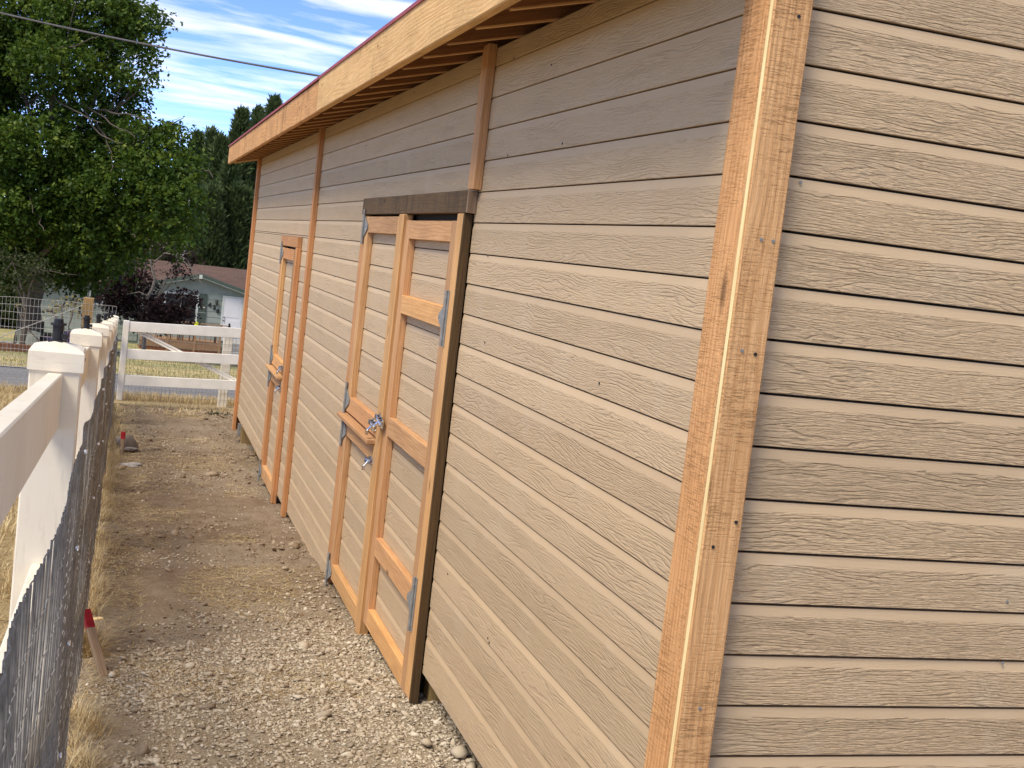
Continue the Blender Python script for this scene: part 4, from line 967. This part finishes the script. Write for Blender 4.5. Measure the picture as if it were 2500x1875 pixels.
hsiding_front(mw, -5.6, GL, hz0+0.1, EV-0.25, HY+2.0)
# roofs
def slab(parent, name, mat, pts, th=0.10):
    bm = bmesh.new(); A = [bm.verts.new(p) for p in pts]; B = [bm.verts.new((p[0], p[1], p[2]-th)) for p in pts]
    bm.faces.new(A); bm.faces.new(B[::-1]); n = len(pts)
    for i in range(n): bm.faces.new((A[i], B[i], B[(i+1) % n], A[(i+1) % n]))
    return obj(name, done(bm), mat, parent)
rz = CAM[2]+(ray(458.7, 643)[2]/ray(458.7, 643)[1])*(HY+5.5-CAM[1])
rf = slab(house, 'roof', MATS['brown_shingle'], [(-6.1, HY+1.4, EV-0.18), (9.5, HY+1.4, EV-0.18), (9.5, HY+5.5, rz), (-3.2, HY+5.5, rz)])
slab(house, 'roof', MATS['brown_shingle'], [(-6.1, HY+9.6, EV-0.18), (-3.2, HY+5.5, rz), (9.5, HY+5.5, rz), (9.5, HY+9.6, EV-0.18)])
ov = 0.34; k27 = 0.272
for sx, xe in ((-1, GL-0.35), (1, GR+0.35)):
    ze = PK[1]+0.06-abs(xe-PK[0])*k27
    slab(house, 'roof', MATS['brown_shingle'], [(PK[0], HY-ov, PK[1]+0.06), (PK[0], HY+4.6, PK[1]+0.06), (xe, HY+4.6, ze), (xe, HY-ov, ze)] if sx < 0 else [(PK[0], HY+4.6, PK[1]+0.06), (PK[0], HY-ov, PK[1]+0.06), (xe, HY-ov, ze), (xe, HY+4.6, ze)], 0.07)
    xm = (PK[0]+xe)/2; L_ = abs(xe-PK[0])/math.cos(math.atan(k27))
    o = beam('barge_board', MATS['house_shutter'], house, -L_/2, L_/2, -0.02, 0.02, -0.07, 0.07, 0); M = T(xm, HY-ov-0.022, (PK[1]+ze+0.06)/2-0.06) @ Matrix.Rotation(sx*math.atan(k27), 4, 'Y'); W[o] = M; o.matrix_basis = W[house].inverted() @ M
    o = beam('trim_strip', HT, house, -L_/2, L_/2, -0.025, 0.015, -0.025, 0.025, 0); M = T(xm, HY-ov+0.02, (PK[1]+ze+0.06)/2-0.155) @ Matrix.Rotation(sx*math.atan(k27), 4, 'Y'); W[o] = M; o.matrix_basis = W[house].inverted() @ M
beam('ridge_block', HT, house, PK[0]-0.07, PK[0]+0.07, HY-ov-0.06, HY-ov-0.025, PK[1]-0.16, PK[1]+0.02, 0)
# front door, window, numbers, lamp
FLOOR = -5.80
d = beam('door', MATS['door_white'], house, 2.94, 3.76, HY-0.05, HY-0.03, FLOOR, -3.78, 0.004)
for a in (FLOOR+0.18, FLOOR+1.12): beam('door_panel', MATS['door_white'], d, 3.05, 3.65, HY-0.062, HY-0.0515, a, a+0.8, 0.005)
for z in (FLOOR+0.95, FLOOR+1.1):
    b2 = bmesh.new(); bm_cyl(b2, (3.0, HY-0.05, z), (3.0, HY-0.10, z), 0.03, n=10); obj('door_knob', done(b2), MATS['black_iron'], d)
beam('door_frame', MATS['house_trim'], house, 2.86, 2.935, HY-0.065, HY-0.021, FLOOR, -3.70, 0); beam('door_frame', MATS['house_trim'], house, 3.765, 3.84, HY-0.065, HY-0.021, FLOOR, -3.70, 0); beam('door_frame', MATS['house_trim'], house, 2.937, 3.763, HY-0.065, HY-0.021, -3.778, -3.70, 0)
wn = beam('window', MATS['window_glass'], house, 0.35, 1.70, HY-0.03, HY-0.02, -5.1, -3.85, 0)
for x0_, x1_, z0_, z1_ in ((0.25, 0.345, -5.2, -3.75), (1.705, 1.80, -5.2, -3.75), (0.347, 1.703, -5.2, -5.105), (0.347, 1.703, -3.845, -3.75), (1.0, 1.05, -5.1, -3.85)): beam('frame', HT, wn, x0_, x1_, HY-0.06, HY-0.031, z0_, z1_, 0)
sh = beam('shutter', MATS['house_shutter'], house, 1.815, 2.17, HY-0.055, HY-0.021, -5.3, -3.72, 0); beam('slat', HT, sh, 1.84, 2.15, HY-0.064, HY-0.056, -4.36, -4.32, 0); beam('slat', MATS['house_paint'], sh, 1.83, 2.16, HY-0.064, HY-0.056, -4.60, -4.57, 0)
def digit(ch, x, z, h):
    cu = bpy.data.curves.new('house_number', 'FONT'); cu.body = ch; cu.size = h*1.42; cu.extrude = 0.012; cu.align_x = 'CENTER'; cu.align_y = 'CENTER'; cu.offset = 0.012
    tmp = bpy.data.objects.new('house_number', cu); COL.objects.link(tmp); dg = bpy.context.evaluated_depsgraph_get(); me = bpy.data.meshes.new_from_object(tmp.evaluated_get(dg)); bpy.data.objects.remove(tmp)
    obj('house_number', me, MATS['black_iron'], house, T(x, HY-0.04, z) @ Matrix.Rotation(R(90), 4, 'X'))
for ch, (px_, py_) in (('4', (512, 744.6)), ('2', (523.4, 750.7)), ('0', (532, 760.6))):
    p = onplane(px_, py_, 1, HY-0.04); digit(ch, p[0], p[2], 0.185)
p = onplane(529.5, 739, 1, HY-0.1); lm = bmesh.new(); bm_cyl(lm, (p[0], HY-0.1, p[2]-0.10), (p[0], HY-0.1, p[2]+0.06), 0.05, 0.065, n=8); lamp = obj('wall_lamp', done(lm), MATS['window_glass'], house)
lm = bmesh.new(); bm_cyl(lm, (p[0], HY-0.1, p[2]+0.061), (p[0], HY-0.1, p[2]+0.14), 0.075, 0.02, n=8); bm_cyl(lm, (p[0], HY-0.1, p[2]-0.14), (p[0], HY-0.1, p[2]-0.101), 0.03, 0.05, n=8); bm_box(lm, p[0]-0.02, p[0]+0.02, HY-0.06, HY-0.022, p[2]-0.1, p[2]+0.12); obj('lamp_cage', done(lm), MATS['black_iron'], lamp)
wn = beam('window', MATS['window_glass'], house, -2.95, -2.45, HY+1.97, HY+1.98, -4.75, -4.15, 0)
for x0_, x1_, z0_, z1_ in ((-3.03, -2.955, -4.83, -4.07), (-2.445, -2.37, -4.83, -4.07), (-2.953, -2.447, -4.83, -4.755), (-2.953, -2.447, -4.145, -4.07)): beam('frame', MATS['door_white'], wn, x0_, x1_, HY+1.94, HY+1.969, z0_, z1_, 0)
# antenna pole
ant = thing('antenna_pole', tuple(onplane(450, 645, 1, HY+6.3)), 'thin grey antenna pole with small fittings rising behind the house ridge', 'antenna')
b2 = bmesh.new(); p0 = onplane(446, 660, 1, HY+6.3); p1 = onplane(470, 430, 1, HY+6.3); bm_cyl(b2, p0, (p1[0]-0.05, p1[1], p1[2]), 0.030, 0.022, n=6); obj('mast', done(b2), MATS['wire_light'], ant)
b2 = bmesh.new(); p2 = onplane(455, 598, 1, HY+6.3); bm_box(b2, p2[0]-0.06, p2[0]+0.06, p2[1]-0.05, p2[1]+0.05, p2[2]-0.05, p2[2]+0.05); p2 = onplane(450, 622, 1, HY+6.3); bm_box(b2, p2[0]-0.08, p2[0]+0.03, p2[1]-0.05, p2[1]+0.05, p2[2]-0.05, p2[2]+0.04); obj('bracket', done(b2), MATS['door_white'], ant)

# deck
DY = 54.2; DL, DR_ = onplane(342, 833, 1, DY)[0], onplane(539, 850, 1, DY)[0]; DF = onplane(430, 836, 1, DY)[2]
deck = thing('deck', ((DL+DR_)/2, DY+1.3, float(gz(1, DY))), 'raised wooden deck with railing and reddish lattice skirt before the house', 'deck')
DW, LT = MATS['deck_wood'], MATS['lattice_wood']
for i in range(18):
    y = DY+0.05+i*0.15; beam('floor_board', DW, deck, DL, DR_, y, y+0.14, DF-0.035, DF, 0)
beam('rim_board', DW, deck, DL-0.02, DR_+0.02, DY-0.01, DY+0.03, DF-0.24, DF-0.002, 0)
zl = float(gz(1, DY)); zlo = DF-0.245-0.34
beam('skirt_back', GAP, deck, DL, DR_, DY+0.10, DY+0.12, zlo, DF-0.245, 0)
for i in range(44):
    x = DL+0.05+i*(DR_-DL-0.1)/43
    for sgn in (1, -1):
        o = beam('lattice_strip', LT, deck, -0.018, 0.018, -0.005, 0.005, -0.23, 0.23, 0); M = T(x, DY+0.045+0.012*sgn, (zlo+DF-0.245)/2) @ Matrix.Rotation(sgn*R(45), 4, 'Y'); W[o] = M; o.matrix_basis = W[deck].inverted() @ M
RT = onplane(500, 790, 1, DY)[2]
beam('top_rail', DW, deck, DL, DR_+0.3, DY-0.05, DY+0.09, RT-0.04, RT, 0); beam('lower_rail', DW, deck, DL, DR_, DY, DY+0.04, DF+0.05, DF+0.11, 0)
for px_ in (350, 409, 475, 537): x = onplane(px_, 830, 1, DY)[0]; beam('post', DW, deck, x-0.045, x+0.045, DY-0.04, DY+0.05, DF-0.5, RT-0.041, 0)
x = DL+0.15
while x < DR_-0.1: beam('baluster', MATS['lattice_wood'], deck, x-0.012, x+0.012, DY+0.005, DY+0.03, DF+0.11, RT-0.041, 0); x += 0.235
def patio_chair(x, y, rz_, label):
    c = bpy.data.objects.new('patio_chair', None); M = T(x, y, DF) @ Matrix.Rotation(rz_, 4, 'Z'); place(c, M); tag(c, label, 'chair', 'patio chairs on the deck')
    def part(nm_, a):
        b2 = bmesh.new(); bm_box(b2, *a); obj(nm_, done(b2), MATS['black_iron'], c, M)
    part('seat', (-0.26, 0.26, -0.25, 0.25, 0.40, 0.44)); part('backrest', (-0.26, 0.26, 0.22, 0.27, 0.45, 0.95))
    for sx in (-0.24, 0.24):
        for sy in (-0.23, 0.23): part('leg', (sx-0.02, sx+0.02, sy-0.02, sy+0.02, 0, 0.40))
        part('armrest', (sx-0.03, sx+0.03, -0.24, 0.22, 0.60, 0.64))
patio_chair(onplane(425, 820, 1, DY+0.9)[0], DY+0.9, 0.3, 'black patio chair on the deck near the plum tree'); patio_chair(onplane(455, 820, 1, DY+1.0)[0], DY+1.0, -0.4, 'black patio chair at the middle of the deck')
x = onplane(500, 825, 1, DY+1.1)[0]; pt = thing('patio_table', (x, DY+1.1, DF), 'low dark patio table on the deck near the front door', 'table')
b2 = bmesh.new(); bm_box(b2, x-0.5, x+0.5, DY+0.8, DY+1.4, DF+0.42, DF+0.47); obj('tabletop', done(b2), MATS['black_iron'], pt)
for sx in (-0.45, 0.45):
    for sy in (0.85, 1.35): b2 = bmesh.new(); bm_box(b2, x+sx-0.025, x+sx+0.025, DY+sy-0.025, DY+sy+0.025, DF, DF+0.42); obj('leg', done(b2), MATS['black_iron'], pt)
p = onplane(480, 790, 1, DY-0.1); b2 = bmesh.new(); bm_cyl(b2, (p[0], DY-0.11, p[2]-0.08), (p[0], DY-0.11, p[2]+0.06), 0.09, 0.07, n=10); bm_cyl(b2, (p[0], DY-0.11, p[2]+0.06), (p[0], DY-0.11, p[2]+0.085), 0.035, n=8); o = obj('yellow_pot', done(b2), MATS['yellow_plastic']); tag(o, 'small bright yellow pot hung on the deck railing', 'pot')
sx0 = onplane(566, 830, 1, DY)[0]; st = thing('front_steps', (sx0+0.5, DY, float(gz(sx0, DY))), 'grey concrete front steps right of the deck', 'steps')
for i in range(4): beam('step', MATS['concrete'], st, sx0-0.02, sx0+1.3, DY-0.3+i*0.3, DY+2.6, DF-0.55+i*0.17, DF-0.38+i*0.17, 0.005)

# yard clutter left of the fence
tl = thing('timber_edging', tuple(onplane(50, 850, 1, 33.5)), 'long reddish timber edging beam across the lawn', 'timber')
for k in range(2):
    pa, pb = onplane(-60, 833+k*9, 1, 33.0), onplane(118, 846+k*8, 1, 33.9); d = pb-pa; L_ = float(np.linalg.norm(d)); b2 = bmesh.new(); bm_box(b2, 0, L_, -0.07-0.02*k, 0.07, -0.10, 0.0 if k == 0 else -0.003)
    q_ = Vector(d).to_track_quat('X', 'Z').to_matrix().to_4x4(); obj('timber', done(b2), MATS['timber_red'], tl, T(*pa) @ q_)
tpp = onplane(75, 815, 1, 38.0); zg = float(gz(tpp[0], 38)); b2 = bmesh.new()
prof = [(-0.45, 0.0), (-0.35, 0.30), (-0.42, 0.62), (0.10, 0.66), (0.30, 0.60), (0.22, 0.25), (0.30, 0.0)]
A = [b2.verts.new((tpp[0]+a, 37.8+0.05*math.sin(i*2), zg+c_)) for i, (a, c_) in enumerate(prof)]; B = [b2.verts.new((tpp[0]+a*0.8, 38.4+0.07*math.sin(i*3), zg+c_*0.85)) for i, (a, c_) in enumerate(prof)]
b2.faces.new(A); b2.faces.new(B[::-1])
for i in range(len(prof)): b2.faces.new((A[i], A[(i+1) % 7], B[(i+1) % 7], B[i]))
o = obj('draped_tarp', done(b2), MATS['tarp']); tag(o, 'pale grey tarp draped over a low pile in the yard', 'tarp')
mp_ = onplane(150, 830, 1, 38.5); zg = float(gz(mp_[0], 38.5)); mw_ = thing('riding_mower', (mp_[0], 38.5, zg), 'dark riding mower parked in the shade behind the wire fence', 'mower')
def mpart(nm_, mat, *bx):
    b2 = bmesh.new()
    for a in bx: bm_box(b2, *a)
    bmesh.ops.bevel(b2, geom=b2.edges[:], offset=0.03, segments=1, affect='EDGES'); return obj(nm_, done(b2), mat, mw_, T(mp_[0], 38.5, zg))
mpart('body', MATS['mower_paint'], (-0.85, 0.15, -0.3, 0.3, 0.28, 0.50)); mpart('hood', MATS['mower_paint'], (0.10, 0.85, -0.25, 0.25, 0.30, 0.72)); mpart('seat', MATS['rubber'], (-0.60, -0.15, -0.22, 0.22, 0.50, 0.60), (-0.66, -0.54, -0.22, 0.22, 0.56, 0.95)); mpart('cutting_deck', MATS['rubber'], (-0.35, 0.35, -0.55, 0.55, 0.10, 0.25))
b2 = bmesh.new(); bm_cyl(b2, (0.12, 0, 0.6), (-0.05, 0, 0.92), 0.02, n=6); bm_cyl(b2, (-0.07, 0, 0.91), (-0.04, 0, 0.935), 0.18, n=14); obj('steering_wheel', done(b2), MATS['rubber'], mw_, T(mp_[0], 38.5, zg))
for x, r0 in ((-0.55, 0.25), (0.62, 0.19)):
    for s_ in (-1, 1):
        b2 = bmesh.new(); bm_cyl(b2, (x, s_*0.30, r0), (x, s_*0.48, r0), r0, n=16); wv = obj('wheel', done(b2), MATS['rubber'], mw_, T(mp_[0], 38.5, zg)); b2 = bmesh.new(); bm_cyl(b2, (x, s_*0.481, r0), (x, s_*0.492, r0), r0*0.5, n=12); obj('rim', done(b2), MATS['door_white'], wv, T(mp_[0], 38.5, zg))

# overhead cable
pa, pb = atdepth(-260, -28, 21), atdepth(1000, 229, 15.2); b2 = bmesh.new(); pts = []
for i in range(25):
    t = i/24; p = pa+(pb-pa)*t; pts.append((p[0], p[1], p[2]-0.10*4*t*(1-t)+0.04))
bm_tube(b2, pts, 0.0145, 8); o = obj('overhead_cable', done(b2, smooth=True), MATS['cable_sheath']); tag(o, 'thin dark overhead cable crossing the sky to the barn roof', 'cable')
